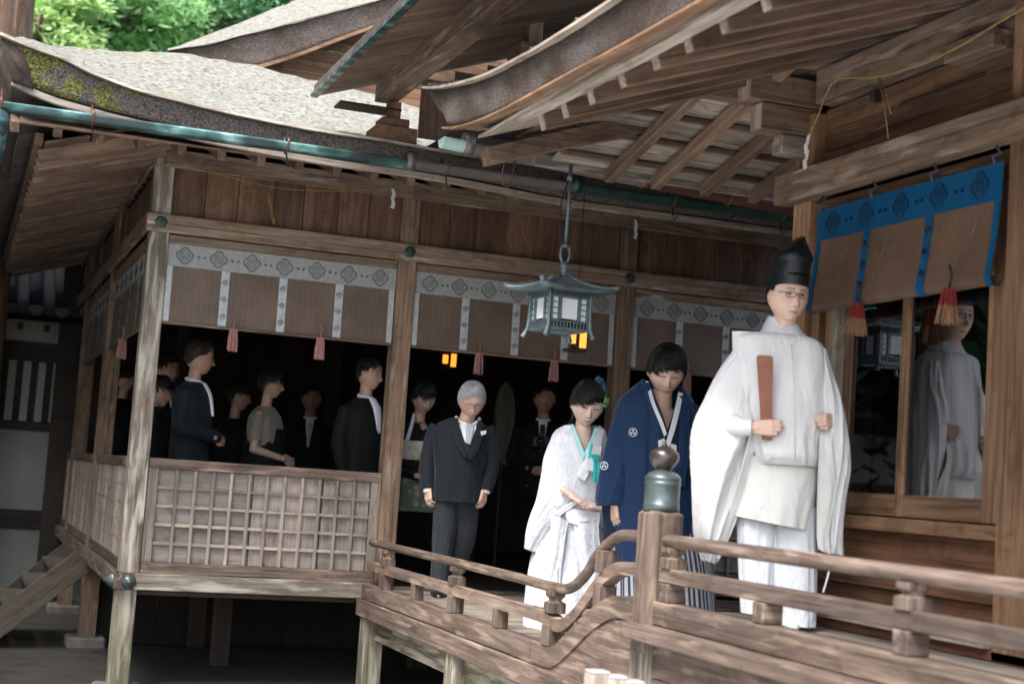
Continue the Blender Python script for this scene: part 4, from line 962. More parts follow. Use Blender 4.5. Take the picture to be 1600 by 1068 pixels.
def leaves(c, R, n, s, rnd, clumps=26):
    vs = []; fs = []; cl = []
    for k in range(clumps):
        d = Vector((rnd.gauss(0, 1), rnd.gauss(0, 1), rnd.gauss(0, 1))).normalized()*rnd.uniform(.35, 1)
        cl.append((Vector((c[0]+d.x*R[0], c[1]+d.y*R[1], c[2]+d.z*R[2])), rnd.uniform(.16, .34)))
    for k in range(n):
        cc, cr = cl[k % clumps]
        p = cc+Vector((rnd.gauss(0, 1)*R[0]*cr*.7, rnd.gauss(0, 1)*R[1]*cr*.7, rnd.gauss(0, 1)*R[2]*cr*.45))
        u = Vector((rnd.gauss(0, 1), rnd.gauss(0, 1), rnd.gauss(0, .5))).normalized(); v = u.cross(Vector((rnd.gauss(0, .5), rnd.gauss(0, .5), 1))).normalized()
        l = s*rnd.uniform(.7, 1.4); b = len(vs)
        vs += [p-u*l, p+v*l*.38, p+u*l, p-v*l*.38]; fs.append((b, b+1, b+2, b+3))
    return vs, fs
def tree(label, c, R, n, s, m, seed, base):
    t = thing('broadleaf_tree', (c[0], c[1], base), label, 'tree', 'green trees on the hillside behind the roofs')
    rnd = random.Random(seed); vs, fs = leaves(c, R, n, s, rnd); wmesh('crown', vs, fs, m, t)
    tube('trunk', [(c[0], c[1], base), (c[0]+.1, c[1], c[2]-R[2]*.3), (c[0]-.1, c[1], c[2]+R[2]*.4)], [.16, .12, .05], TRUNK, t, 8)
    for k in range(4):
        a = k*1.7+seed; tube('limb', [(c[0], c[1], c[2]-R[2]*.3), (c[0]+cos(a)*R[0]*.6, c[1]+sin(a)*R[1]*.6, c[2]+R[2]*.2)], [.07, .03], TRUNK, t, 6)
for k, (px, py, D, R, s, m, lb) in enumerate([
    (60, 55, 26, (1.3, 1.2, .9), .10, L3, 'bright yellow green bush tree right of the cedar trunk, above the mossy eave'),
    (150, 30, 28, (1.5, 1.3, 1.2), .11, L1, 'light green tree behind the lowest dip of the lichen roof'),
    (235, 50, 29, (1.4, 1.3, .9), .10, L1, 'fresh green tree just left of where the two bark roofs meet'),
    (320, 20, 31, (1.7, 1.5, 1.0), .10, L2, 'mid green feathery tree above the start of the gable roof'),
    (420, -10, 32, (1.8, 1.5, 1.0), .11, L2, 'mid green tree at the top edge above the gable roof'),
    (110, -40, 34, (2.0, 1.6, 1.3), .12, L2, 'darker tree at the top edge right of the cedar trunk'),
    (260, -50, 36, (2.2, 1.6, 1.4), .12, L1, 'tree at the top edge above the middle of the lichen roof'),
    (-80, 20, 28, (1.8, 1.5, 1.5), .11, L2, 'green tree beyond the left edge beside the cedar trunk')]):
    c = at(px, py, D=D); base = max(0, (c.y-25))*.62; tree(lb, (c.x, c.y, c.z), R, 4200, s, m, 11+k, min(base, c.z-R[2]))
rnd = random.Random(77); vs = []; fs = []
for k in range(60000):
    x = rnd.uniform(-14, 14); y = rnd.uniform(25, 44)
    q = noise.noise(Vector((x*.5, y*.5, 9)))
    z = (y-25)*.62+rnd.uniform(0, 1.0)+max(0, q)*1.2
    u = Vector((rnd.gauss(0, 1), rnd.gauss(0, 1), rnd.gauss(0, .4))).normalized(); v = u.cross(Vector((rnd.gauss(0, .4), -.6, 1))).normalized(); l = rnd.uniform(.07, .16); b = len(vs); p = Vector((x, y, z))
    vs += [p-u*l, p+v*l*.4, p+u*l, p-v*l*.4]; fs.append((b, b+1, b+2, b+3))
ug_ = wmesh('undergrowth', vs, fs, L1); ug_['kind'] = 'stuff'; ug_['label'] = 'leafy green undergrowth covering the hillside'; ug_['category'] = 'undergrowth'
c = at(28, 20, D=17); ct = thing('cedar_tree', (c.x, c.y, 0), 'large brown cedar trunk at the top left corner', 'tree')
rows = []
for k in range(30):
    z = -.1+k*.4; rr_ = .30-.004*k
    rows.append([Vector((c.x-.06+(rr_+.02*noise.noise(Vector((cos(a)*4, sin(a)*4, z*.3))))*cos(a), c.y+(rr_+.03*noise.noise(Vector((cos(a)*4, sin(a)*4, z*.3))))*sin(a), z)) for a in [2*pi*j/40 for j in range(40)]])
vs, fs = grid(rows, True); wmesh('trunk', vs, fs, TRUNK, ct, True)
rnd = random.Random(5); vs, fs = leaves((c.x, c.y, 14), (2.2, 2.2, 3.2), 5000, .12, rnd); wmesh('crown', vs, fs, L2, ct)

for k, (x, y) in enumerate([(-7.5, 2), (-7, 6.5), (-5.2, 11), (-4.8, 15), (-5.5, 19.5)]):  # unseen trees added to block light from the left and darken reflections
    t = thing('evergreen_tree', (x, y, 0), ['dark evergreen nearest the camera beyond the left edge', 'second dark evergreen from the camera beyond the left edge', 'dark evergreen level with the hall front beyond the left edge', 'dark evergreen level with the side stair beyond the left edge', 'dark evergreen behind the plaster building beyond the left edge'][k], 'tree', 'dark evergreens beyond the left edge')
    rnd = random.Random(90+k); vs, fs = leaves((x, y, 6.0), (2.8, 3.0, 4.4), 9000, .24, rnd, 70); wmesh('crown', vs, fs, L4, t); tube('trunk', [(x, y, -.1), (x+.1, y, 4), (x, y, 9)], [.25, .2, .06], TRUNK, t, 8)
# ================================================================== people
def cloth(name, col, rough=.75, sheen=.3, weave=0, wsc=60, pat=None, patc=None, patsc=9, st=.25):
    m, n, b = nmat(name); b.inputs['Roughness'].default_value = rough; b.inputs['Sheen Weight'].default_value = sheen
    b.inputs['Specular IOR Level'].default_value = .3
    tc = N(n, 'TexCoord'); z = N(n, 'TexNoise'); z.inputs['Scale'].default_value = 5; z.inputs['Detail'].default_value = 6; n.links.new(tc.outputs['Object'], z.inputs[0])
    r = ramp(n, z.outputs[0], [(.3, tuple(c*.93 for c in col)), (.7, tuple(min(1, c*1.05) for c in col))]); c = r.outputs[0]
    if pat == 'brocade':
        v = N(n, 'TexNoise'); v.inputs['Scale'].default_value = patsc; v.inputs['Detail'].default_value = 3; v.inputs['Distortion'].default_value = 2.5; n.links.new(tc.outputs['Object'], v.inputs[0])
        rr = ramp(n, v.outputs[0], [(.47, 0), (.50, 1), (.53, 1), (.56, 0)]); c = mix(n, rr.outputs[0], c, patc); bump(n, rr.outputs[0], b, .5, .005)
    elif pat == 'print':
        v = N(n, 'TexVoronoi'); v.inputs['Scale'].default_value = patsc; n.links.new(tc.outputs['Object'], v.inputs[0])
        rr = ramp(n, v.outputs['Distance'], [(.25, 1), (.5, 0)]); c = mix(n, rr.outputs[0], c, patc)
    elif pat == 'stripe':
        uv = N(n, 'UVMap'); w_ = N(n, 'TexWave', wave_type='BANDS', bands_direction='X'); w_.inputs['Scale'].default_value = patsc; w_.inputs['Distortion'].default_value = 0; n.links.new(uv.outputs[0], w_.inputs[0])
        rr = ramp(n, w_.outputs[0], [(.45, 0), (.55, 1)]); c = mix(n, rr.outputs[0], c, patc)
    else:
        w_ = N(n, 'TexWave', wave_type='BANDS', bands_direction='DIAGONAL'); w_.inputs['Scale'].default_value = wsc; w_.inputs['Distortion'].default_value = .4; n.links.new(tc.outputs['Object'], w_.inputs[0])
        if weave: rr = ramp(n, w_.outputs[0], [(.3, 1-weave), (.7, 1+weave)]); c = mix(n, 1, c, rr.outputs[0], 'MULTIPLY')
        bump(n, z.outputs[0], b, st*.4, .01)
    # soft wrinkles laid over whatever relief the weave already gives
    q = N(n, 'Mapping'); q.inputs['Scale'].default_value = (1.5, 1.5, .55); q.inputs['Rotation'].default_value = (.3, .5, 0); n.links.new(tc.outputs['Object'], q.inputs[0])
    wn = N(n, 'TexNoise'); wn.inputs['Scale'].default_value = 5.5; wn.inputs['Detail'].default_value = 3; wn.inputs['Distortion'].default_value = 1.1; n.links.new(q.outputs[0], wn.inputs[0])
    sb = N(n, 'Math', operation='SUBTRACT'); sb.inputs[1].default_value = .5; n.links.new(wn.outputs[0], sb.inputs[0]); ab = N(n, 'Math', operation='ABSOLUTE'); n.links.new(sb.outputs[0], ab.inputs[0])
    wb = N(n, 'Bump'); wb.inputs['Strength'].default_value = .42; wb.inputs['Distance'].default_value = .06; n.links.new(ab.outputs[0], wb.inputs['Height'])
    if b.inputs['Normal'].is_linked: n.links.new(b.inputs['Normal'].links[0].from_socket, wb.inputs['Normal'])
    n.links.new(wb.outputs[0], b.inputs['Normal'])
    n.links.new(c, b.inputs['Base Color']); return m
SILK = cloth('white_silk_robe', (.78, .78, .765), .6); SILKB = cloth('cool_white_silk', (.72, .74, .77), .55); CREAM = cloth('cream_silk', (.76, .75, .71), .6)
BRIDE = cloth('white_bridal_brocade', (.70, .72, .755), .5, pat='brocade', patc=(.61, .64, .69), patsc=7)
AQUA = cloth('pale_aqua_silk', (.42, .72, .72), .6); TEAL = cloth('turquoise_cord', (.03, .50, .46), .6)
NAVY = cloth('navy_blue_silk', (.006, .032, .095), .65, .15, weave=.35, wsc=42); NAVYD = cloth('deep_navy_silk', (.004, .015, .05), .65, .1)
STRIPE = cloth('striped_hakama_silk', (.50, .52, .58), .6, pat='stripe', patc=(.045, .05, .075), patsc=17)
SUIT = cloth('charcoal_suit_wool', (.010, .014, .019), .8, .1); SUITD = cloth('black_suit_wool', (.004, .0045, .006), .8, .02); TROU = cloth('grey_suit_wool', (.026, .031, .036), .8, .1)
NAVYS = cloth('dark_navy_suit_wool', (.006, .010, .016), .8, .04)
SHIRT = cloth('white_shirt_cotton', (.75, .77, .8), .7); TIE = cloth('silver_tie_silk', (.45, .47, .5), .4); TIED = cloth('dark_tie_silk', (.02, .035, .04), .5)
BEIGE = cloth('beige_lace_top', (.24, .21, .165), .8); KIM = cloth('black_kimono_silk', (.008, .008, .009), .6, .05)
KPRINT = cloth('green_patterned_kimono_hem', (.10, .14, .10), .7, pat='print', patc=(.30, .26, .20), patsc=16)
BAG = cloth('pale_silk_bag', (.42, .40, .36), .6, pat='print', patc=(.35, .30, .15), patsc=22)
HAIR = plain('black_hair', (.008, .007, .007), .5, spec=.4, var=.3, sc=40); HAIRG = plain('silver_grey_hair', (.42, .43, .44), .5, var=.25, sc=60)
HATM = plain('black_lacquered_gauze', (.006, .009, .012), .42, spec=.5, var=.3, sc=90, bs=.25)
SHAKU = plain('red_brown_cypress_tablet', (.26, .085, .045), .45, var=.15, sc=12)
FRAME = plain('dark_spectacle_frame', (.03, .02, .03), .3, .4); SHOE = plain('black_shoe_leather', (.01, .01, .01), .3)
def skinmat():
    m, n, b = nmat('skin'); a = N(n, 'VertexColor'); a.layer_name = 'Col'; n.links.new(a.outputs[0], b.inputs['Base Color'])
    z = N(n, 'TexNoise'); z.inputs['Scale'].default_value = 90; z.inputs['Detail'].default_value = 4; tcs = N(n, 'TexCoord'); n.links.new(tcs.outputs['Object'], z.inputs[0]); bump(n, z.outputs[0], b, .25, .003)
    b.inputs['Roughness'].default_value = .48; b.inputs['Subsurface Weight'].default_value = .12; b.inputs['Subsurface Radius'].default_value = (.012, .005, .003); b.inputs['Subsurface Scale'].default_value = .6
    return m
SKIN = skinmat()
g_ = lambda x, m, s: exp(-((x-m)/s)**2)
sm = lambda a, b, x: (lambda t: t*t*(3-2*t))(max(0, min(1, (x-a)/(b-a))))
def base_head(sx, sy, sz, fem=0, jaw=1.0):
    """unit direction -> point of a featureless head one unit tall; the face looks along -y"""
    c = sqrt(max(0, 1-sz*sz)); k = (c**.78)/max(c, 1e-6)
    z = .5*sz; low = sm(-.02, -.5, z); x = .372*sx*k*(1-(.30+.08*fem)*low*jaw); y = sy*k
    if sy > 0: y *= .42*(1-.38*sm(-.05, -.5, z))
    else: y *= .375*(1-.05*low)
    return Vector((x, y-.02*low, z))
def head_pt(sx, sy, sz, fem, old):
    p = base_head(sx, sy, sz, fem); x, z = p.x, p.z; f = sm(-.05, -.45, sy)
    if f <= 0: return p
    ax = abs(x); d = 0
    d -= .050*g_(x, 0, .034)*sm(.07, -.16, z)*sm(-.245, -.205, z)
    d -= .058*g_(x, 0, .042)*g_(z, -.175, .042)
    d -= .030*g_(ax, .052, .028)*g_(z, -.19, .03)
    d += .036*g_(ax, .125, .075)*g_(z, .005, .05)
    d -= .020*g_(ax, .135, .055)*g_(z, -.004, .028)
    d -= .010*g_(ax, .12, .09)*g_(z, .085, .03)*(1-.5*fem)
    d -= .016*g_(ax, .19, .07)*g_(z, -.13, .08)
    d -= .026*g_(x, 0, .085)*g_(z, -.292, .020) + .030*g_(x, 0, .075)*g_(z, -.338, .022)
    d += .018*g_(x, 0, .08)*g_(z, -.313, .009) + .014*g_(x, 0, .09)*g_(z, -.375, .022)
    d -= .030*g_(x, 0, .085)*g_(z, -.43, .045)
    if old: d += .012*g_(ax, .12+(-.14-z)*.35, .014)*sm(-.34, -.30, z)*sm(-.12, -.16, z)
    p.y += d*f; return p
def head_mesh(fem=0, old=0, eyes='open', skin=(.60, .37, .27), hi=True, lip=(.50, .17, .14), mouth=0):
    nu, nv = (150, 120) if hi else (72, 60); vs = []; cs = []
    for i in range(nv+1):
        t = -1+2*i/nv; v = (t-.10*sin(pi*t))*pi/2
        for j in range(nu):
            u = -pi+2*pi*j/nu; u = u-.62*sin(u)*1.0 if True else u
            # denser toward the face (u = 0)
            sx, sy, sz = cos(v)*sin(u), -cos(v)*cos(u), sin(v)
            p = head_pt(sx, sy, sz, fem, old); vs.append(p)
            c = Vector(skin); x, z = p.x, p.z; ax = abs(x); fr = sy < -.15
            if fr:
                blush = g_(ax, .19, .08)*g_(z, -.13, .08)*.5+g_(x, 0, .05)*g_(z, -.18, .05)*.4
                c = c.lerp(Vector((.62, .27, .20)), blush*.45)
                lz = .292+.01*abs(x)/.08
                lm = sm(.024, .014, abs(z+.315))*sm(.098, .075, ax)
                c = c.lerp(Vector(lip), lm*.75); c = c.lerp(Vector((.16, .04, .03)), sm(.006, .002, abs(z+.3135-.006*(ax/.08)))*sm(.095, .08, ax)*.9)
                bz = .088+.018*sin((ax-.05)/.17*pi)-(.012 if old else 0); th = .013*(1-.4*fem)*(1-.5*sm(.15, .22, ax))
                bm_ = sm(th*1.5, th*.6, abs(z-bz))*sm(.045, .065, ax)*sm(.225, .19, ax)
                c = c.lerp(Vector((.35, .33, .32) if old else (.035, .022, .018)), bm_*(.75 if not fem else .55))
                ex = (ax-.133)/.062
                if abs(ex) < 1.15:
                    if eyes == 'open':
                        hh = .021*(1-ex*ex) if abs(ex) < 1 else 0; dz = z-.003
                        if abs(dz) < hh:
                            c = Vector((.62, .60, .58))
                            if abs(ax-.133+(.0 if x > 0 else 0)) < .023: c = Vector((.02, .012, .01))
                        top = .003+hh
                        if abs(z-top) < .012 and z > .0: c = c.lerp(Vector((.02, .010, .008)), .95*sm(.012, .005, abs(z-top)))
                    else:
                        lid = -.012-.008*(1-ex*ex); c = c.lerp(Vector((.02, .010, .008)), .95*sm(.014, .006, abs(z-lid)))
                        c = c.lerp(Vector((.42, .22, .16)), .35*g_(z, .02, .012)*(1-abs(ex)/1.2))
                if g_(ax, .03, .014)*g_(z, -.214, .009) > .4: c = Vector((.12, .045, .03))
                if old: c = c.lerp(Vector((.42, .22, .16)), .4*g_(z, .17+.01*sin(x*20), .006)+.35*g_(z, .22, .006))
            if mouth == 9: pass
            cs.append(c)
    fs = [(i*nu+j, i*nu+(j+1) % nu, (i+1)*nu+(j+1) % nu, (i+1)*nu+j) for i in range(nv) for j in range(nu)]
    for s in (-1, 1):   # ears
        b0 = len(vs); n1, n2 = 14, 10
        for i in range(n2+1):
            a = -pi/2+pi*i/n2
            for j in range(n1):
                q = 2*pi*j/n1; ex, ey, ez = cos(a)*cos(q), cos(a)*sin(q), sin(a)
                rim = .012 if cos(a) > .35 else 0
                px = s*(.345+.032*ex+.02*(ey > 0)*ey*1.4); py = .015+.055*ey+.018*ez; pz = -.055+.105*ez
                if ex*1 > .55 and abs(ez) < .7: px -= s*.022
                vs.append(Vector((px, py, pz))); cs.append(Vector(skin).lerp(Vector((.6, .24, .18)), .35))
        fs += [(b0+i*n1+j, b0+i*n1+(j+1) % n1, b0+(i+1)*n1+(j+1) % n1, b0+(i+1)*n1+j) for i in range(n2) for j in range(n1)]
    return vs, fs, cs
_bl = {}
def capsule(a, b, r0, r1, seg=10):
    a, b = Vector(a), Vector(b); d = (b-a); L = max(d.length, 1e-5); d = d/L; P = []; R = []
    for k in range(4): q = pi/2*(k/4); P.append(a-d*r0*cos(q)); R.append(max(1e-4, r0*sin(q)))
    P += [a, b]; R += [r0, r1]
    for k in range(1, 5): q = pi/2*(k/4); P.append(b+d*r1*sin(q)); R.append(max(1e-4, r1*cos(q)))
    return tubemesh(P, R, seg)
def blob(parts, vox, smooth=2):
    vs = []; fs = []
    for p in parts:
        q = capsule(*p); fs += [tuple(i+len(vs) for i in f) for f in q[1]]; vs += q[0]
    m = mesh('blob', vs, fs); o = bpy.data.objects.new('blob', m); COL.objects.link(o)
    md = o.modifiers.new('r', 'REMESH'); md.mode = 'VOXEL'; md.voxel_size = vox; md.use_smooth_shade = True
    if smooth: s = o.modifiers.new('s', 'SMOOTH'); s.factor = .5; s.iterations = smooth
    dg = bpy.context.evaluated_depsgraph_get(); r = bpy.data.meshes.new_from_object(o.evaluated_get(dg))
    bpy.data.objects.remove(o); V = [v.co.copy() for v in r.vertices]; F = [tuple(p.vertices) for p in r.polygons]; bpy.data.meshes.remove(r); return V, F
def hand_geo(curl=(.3, .35, .3), thumb=(.55, .75, -.35), spread=.06, key=None):
    """wrist at the origin, fingers along +y, thumb toward +x, palm facing -z; real size"""
    if key in _bl: return _bl[key]
    P = []
    kn = [(-.030, .074), (-.011, .082), (.009, .083), (.028, .078)]
    for x, y in kn: P.append(((x*.62, .006, 0), (x, y, 0), .0165, .0125))
    P.append(((0, -.07, .002), (0, .012, 0), .0235, .0215))
    for i, (x, y) in enumerate(kn):
        L = (.056, .070, .077, .070)[i]; p = Vector((x, y, 0)); ang = 0; sp = (-1.2, -.4, .3, 1)[i]*spread
        for k, (f, c) in enumerate(zip((.46, .30, .24), curl)):
            ang += c*(1+.08*(1.5-i)); d = Vector((sin(sp)*cos(ang), cos(ang)*cos(sp), -sin(ang))); q = p+d*L*f
            P.append((tuple(p), tuple(q), .0092-.0008*k-(.0008 if i == 0 else 0), .0085-.0009*k-(.0008 if i == 0 else 0))); p = q
    t = Vector(thumb).normalized(); p = Vector((.018, .022, -.006)); q = p+t*.042; t2 = Vector((t.x*.6, t.y+.25, t.z-.15)).normalized(); r = q+t2*.030
    P += [(tuple(p), tuple(q), .0155, .0115), (tuple(q), tuple(r), .0108, .0095), (tuple(r), tuple(r+t2*.018), .0095, .0075)]
    g = blob(P, .0036, 2); _bl[key] = g; return g
def frame(o, x, y, z):
    """matrix from three axis directions (columns) and an origin"""
    x, y, z = (Vector(v) for v in (x, y, z)); return Matrix(((x.x, y.x, z.x, o[0]), (x.y, y.y, z.y, o[1]), (x.z, y.z, z.z, o[2]), (0, 0, 0, 1)))
def orth(o, fing, palm, mirror=False):
    y = Vector(fing).normalized(); z = -Vector(palm).normalized(); z = (z-y*z.dot(y)).normalized(); x = y.cross(z)
    return frame(o, -x if mirror else x, y, z)
class Fig:
    def __init__(s, px, py, z0, label, D=None, cat='person', group=None, skin=(.60, .37, .27)):
        p = at(px, py, Z=z0) if D is None else at(px, py, D=D); p.z = z0; s.P = p; s.az = atan2(p.x, p.y)
        s.X = Vector((cos(s.az), -sin(s.az), 0)); s.Yv = Vector((sin(s.az), cos(s.az), 0))
        s.M = frame(p, s.X, s.Yv, (0, 0, 1)); s.t = link('person', None, None, s.M); s.t['label'] = label; s.t['category'] = cat
        if group: s.t['group'] = group
        s.skin = skin; s.bv = []; s.bf = []; s.bc = []
    def l(s, px, py, dy=0):
        r = Fw*FPX + Rt*(px-800) - Up*(py-534); n = s.Yv; t = ((s.P-CAM).dot(n)+dy)/r.dot(n); return s.M.inverted() @ (CAM+r*t)
    def add(s, vs, fs, cs=None, M=None):
        b = len(s.bv); s.bv += [(M @ Vector(v)) if M else Vector(v) for v in vs]; s.bf += [tuple(i+b for i in f) for f in fs]; s.bc += cs or [Vector(s.skin)]*len(vs)
    def put(s, name, vs, fs, mat, smooth=True, parent=None, uv=None):
        c = sum((Vector(v) for v in vs), Vector())/len(vs); m = mesh(name, [Vector(v)-c for v in vs], fs, smooth, [mat])
        if uv:
            L = m.uv_layers.new(name='UVMap')
            for lp_ in m.loops: L.data[lp_.index].uv = uv[lp_.vertex_index]
        return link(name, m, parent or s.t, s.M @ Matrix.Translation(c))
    def head(s, c, H, yaw, pitch, roll=0, **k):
        s.H = H; s.HM = Matrix.Translation(c) @ Matrix.Rotation(radians(yaw), 4, 'Z') @ Matrix.Rotation(radians(pitch), 4, 'X') @ Matrix.Rotation(radians(roll), 4, 'Y') @ Matrix.Scale(H, 4)
        vs, fs, cs = head_mesh(skin=s.skin, **k); s.add(vs, fs, cs, s.HM)
        n0 = s.HM @ Vector((0, .06, -.25)); s.hc = Vector(c); s.neck0 = n0
    def neck(s, base, r=.054):
        q = capsule(s.neck0, base, r, r*1.12, 20); s.add(q[0], q[1])
    def hand(s, M, sc=1.0, **k):
        g = hand_geo(**k); s.add(g[0], g[1], None, M @ Matrix.Scale(sc, 4))
    def body(s, extra=()):
        for e in extra: q = capsule(*e); s.add(q[0], q[1])
        c = Vector((0, 0, 0)); m = mesh('body', s.bv, s.bf, True, [SKIN]); a = m.color_attributes.new('Col', 'FLOAT_COLOR', 'POINT')
        a.data.foreach_set('color', [x for c_ in s.bc for x in (c_[0], c_[1], c_[2], 1)])
        return link('body', m, s.t, s.M)
    def stack(s, name, rows, mat, amp=(.004, .02), freq=3.0, seed=0, slant=0, n=96, nz=60, sq=2.3, parent=None, vfreq=.6, px=True, cap=False, ridge=.6, vf=None, cut=None):
        """rows: (y, xl, xr, ry[, cy]) in photo pixels, or (z, x0, x1, ry[, cy]) in metres when px is False; or 7-tuples (xl,yl,xr,yr,ry,cy,0)"""
        K = []
        for r in rows:
            if len(r) == 7: a = s.l(r[0], r[1], r[5]); b = s.l(r[2], r[3], r[5]); ry = r[4]
            else:
                y, xl, xr, ry = r[:4]; cy = r[4] if len(r) > 4 else 0
                if px: m_ = s.l((xl+xr)/2, y, cy); a = s.l(xl, y, cy); b = s.l(xr, y, cy); a.z = b.z = m_.z
                else: a = Vector((xl, cy, y)); b = Vector((xr, cy, y))
            K.append(((a+b)/2, (b-a)/2, ry))
        C = catmull([k[0] for k in K], 8); A = catmull([k[1] for k in K], 8); Rr = catmull([(k[2], 0, 0) for k in K], 8)
        m = len(C)-1; rws = []; uv = []
        for i in range(nz+1):
            t = i/nz; q = t*m; i0 = min(int(q), m-1); f = q-i0; c = C[i0].lerp(C[i0+1], f); a = A[i0].lerp(A[i0+1], f); ry = Rr[i0].x*(1-f)+Rr[i0+1].x*f
            row = []
            for j in range(n):
                th = 2*pi*j/n; ct, st_ = cos(th), sin(th); e = 2/sq
                ux_ = math.copysign(abs(ct)**e, ct); uy_ = math.copysign(abs(st_)**e, st_)
                p = c+a*ux_+Vector((0, ry*uy_, 0)); t2 = th+slant*t
                nn = noise.noise(Vector((cos(t2)*freq+seed*7.1, sin(t2)*freq, t*vfreq*3+seed))); n2 = noise.noise(Vector((cos(t2)*freq*2.3+seed, sin(t2)*freq*2.3+seed*3, t*vfreq*5)))
                d = (1-ridge)*nn*1.4+ridge*(.5-1.5*(nn*nn+.0012)**.25)+.12*n2
                am = amp[0]+(amp[1]-amp[0])*t
                if vf: am *= vf(t, th)
                nr = Vector((a.normalized().x*ct, st_, a.normalized().z*ct)); p = p+nr*d*am; row.append(p); uv.append((j/n, t))
            rws.append(row)
        # inner turn-in at the hem
        for w_ in (.012, .03):
            row = [];
            for j, p in enumerate(rws[nz]): cc = C[-1]; row.append(cc+(p-cc)*(1-w_*3)+Vector((0, 0, w_*.8))); uv.append((j/n, 1))
            rws.append(row)
        vs, fs = grid(rws, True)
        if cut:      # neck opening: a triangle given as two upper points and the apex, in photo pixels
            a_, b_, c_ = (s.l(*q, -.12) for q in cut)
            def inside(p):
                if p.y > C[0].y+.0 or p.z < c_.z: return False
                f_ = (p.z-c_.z)/((a_.z+b_.z)/2-c_.z); x0 = c_.x+(a_.x-c_.x)*f_; x1 = c_.x+(b_.x-c_.x)*f_; return x0 < p.x < x1
            fs = [f for f in fs if not inside((vs[f[0]]+vs[f[2]])/2)]
        if cap:
            fs.append(tuple(range(n)))
        return s.put(name, vs, fs, mat, True, parent, uv)
    def sheet(s, name, L, R, mat, th=.006, n=10, parent=None, bulge=.0, seed=0, px=True, fold=.0):
        """a strip of cloth between two poly-lines given as (px, py, dy)"""
        f = (lambda p: s.l(*p)) if px else Vector
        A = catmull([f(p) for p in L], 6); B = catmull([f(p) for p in R], 6); rows = []
        for i in range(len(A)):
            b = B[min(i, len(B)-1)]; rows.append([A[i].lerp(b, j/n)+Vector((0, -bulge*sin(pi*j/n)-fold*noise.noise(Vector((j*.6+seed, i*.12, seed))), 0)) for j in range(n+1)])
        vs, fs = grid(rows); nv = len(vs); nf = len(fs); W = n+1
        vs += [v+Vector((0, th, 0)) for v in vs]; fs += [tuple(i+nv for i in f_)[::-1] for f_ in fs[:nf]]
        for i in range(len(A)-1):
            for j in (0, n): q = (i*W+j, (i+1)*W+j, (i+1)*W+j+nv, i*W+j+nv); fs.append(q)
        for j in range(n):
            for i in (0, len(A)-1): fs.append((i*W+j, i*W+j+1, i*W+j+1+nv, i*W+j+nv))
        return s.put(name, vs, fs, mat, True, parent)
    def tube(s, name, P, r, mat, px=True, seg=16, parent=None, sq=1.0, wr=0, seed=0):
        Q = catmull([s.l(*p) if px else Vector(p) for p in P], 8)
        R = catmull([(v, 0, 0) for v in r], 8) if isinstance(r, (list, tuple)) else [Vector((r, 0, 0))]*len(Q)
        vs, fs = tubemesh(Q, [v.x for v in R], seg, True, sq)
        if wr:
            for i, v in enumerate(vs): v += Vector((1, 1, 0))*wr*noise.noise(Vector((v.x*14+seed, v.y*14, v.z*22)))
        return s.put(name, vs, fs, mat, True, parent)
    def hair(s, mat, style, seed=1, fem=0):
        rnd = random.Random(seed); vs = []; fs = []
        def limit(az):   # lowest latitude (rad) reached at azimuth az, 0 = front
            a = abs(az)
            st = style
            if st == 'hatted': k = [(0, 1.0), (.6, .95), (1.0, .7), (1.25, .05), (1.6, .08), (2.4, -.55), (3.2, -.62)]
            elif st == 'short': k = [(0, .66), (.5, .56), (.9, .30), (1.25, .02), (1.6, .08), (2.4, -.55), (3.2, -.62)]
            elif st == 'crop': k = [(0, .74), (.5, .66), (.85, .34), (1.2, .05), (1.55, -.0), (2.4, -.5), (3.2, -.58)]
            elif st == 'fringe': k = [(0, .34), (.3, .42), (.5, .32), (.8, .20), (1.15, -.02), (1.6, .06), (2.4, -.65), (3.2, -.7)]
            else: k = [(0, .44), (.4, .40), (.75, .28), (1.1, .05), (1.55, .05), (2.4, -.65), (3.2, -.72)]
            for (a0, l0), (a1, l1) in zip(k, k[1:]):
                if a <= a1: return l0+(l1-l0)*(a-a0)/(a1-a0)
            return k[-1][1]
        def pt(az, la, off):
            sx, sy, sz = cos(la)*sin(az), -cos(la)*cos(az), sin(la); p = base_head(sx, sy, sz, fem); return p*(1+off)+Vector((0, 0, off*.25*max(0, sz)))
        thick = {'crop': .025, 'short': .055, 'hatted': .03, 'fringe': .085, 'bride': .07}[style]
        n = 48; rows = []
        for i in range(15):
            rows.append([pt(2*pi*j/n, pi/2+(limit(2*pi*j/n if j <= n/2 else 2*pi*j/n-2*pi)+(.06 if style in ('crop', 'hatted') else .17)-pi/2)*i/14, thick*.75*(1-(i/14)**4*.9)) for j in range(n)])
        vs, fs = grid(rows, True)
        cnt = {'crop': 900, 'short': 1500, 'hatted': 700, 'fringe': 1900, 'bride': 1700}[style]
        for k in range(cnt if s.P.y < 11.3 else cnt//3):
            az = rnd.uniform(-pi, pi); lo = limit(az); a0 = rnd.uniform(max(lo+.1, .0), 1.45) if rnd.random() < .75 else rnd.uniform(lo+.05, lo+.5)
            ln = rnd.uniform(.5, 1.0)*({'crop': .4, 'hatted': .5, 'short': .6, 'fringe': .95, 'bride': 1.1}[style]); e = max(lo+.12-rnd.uniform(0, .30)*(.5 if style in ('crop', 'hatted') else 1), a0-ln)
            sw = rnd.uniform(-.25, .35)*(.6 if style != 'bride' else 1) + ({'fringe': .3, 'short': .25, 'bride': .55}.get(style, 0) if abs(az) < 1.1 else 0)
            of = thick*rnd.uniform(.75, 1.25); P = []
            for q in range(5):
                t = q/4; P.append(pt(az+sw*t*(1 if cos(a0) > .2 else 1.5), a0+(e-a0)*t, of*(1-.35*t*t)+.012*sin(3*t+k)))
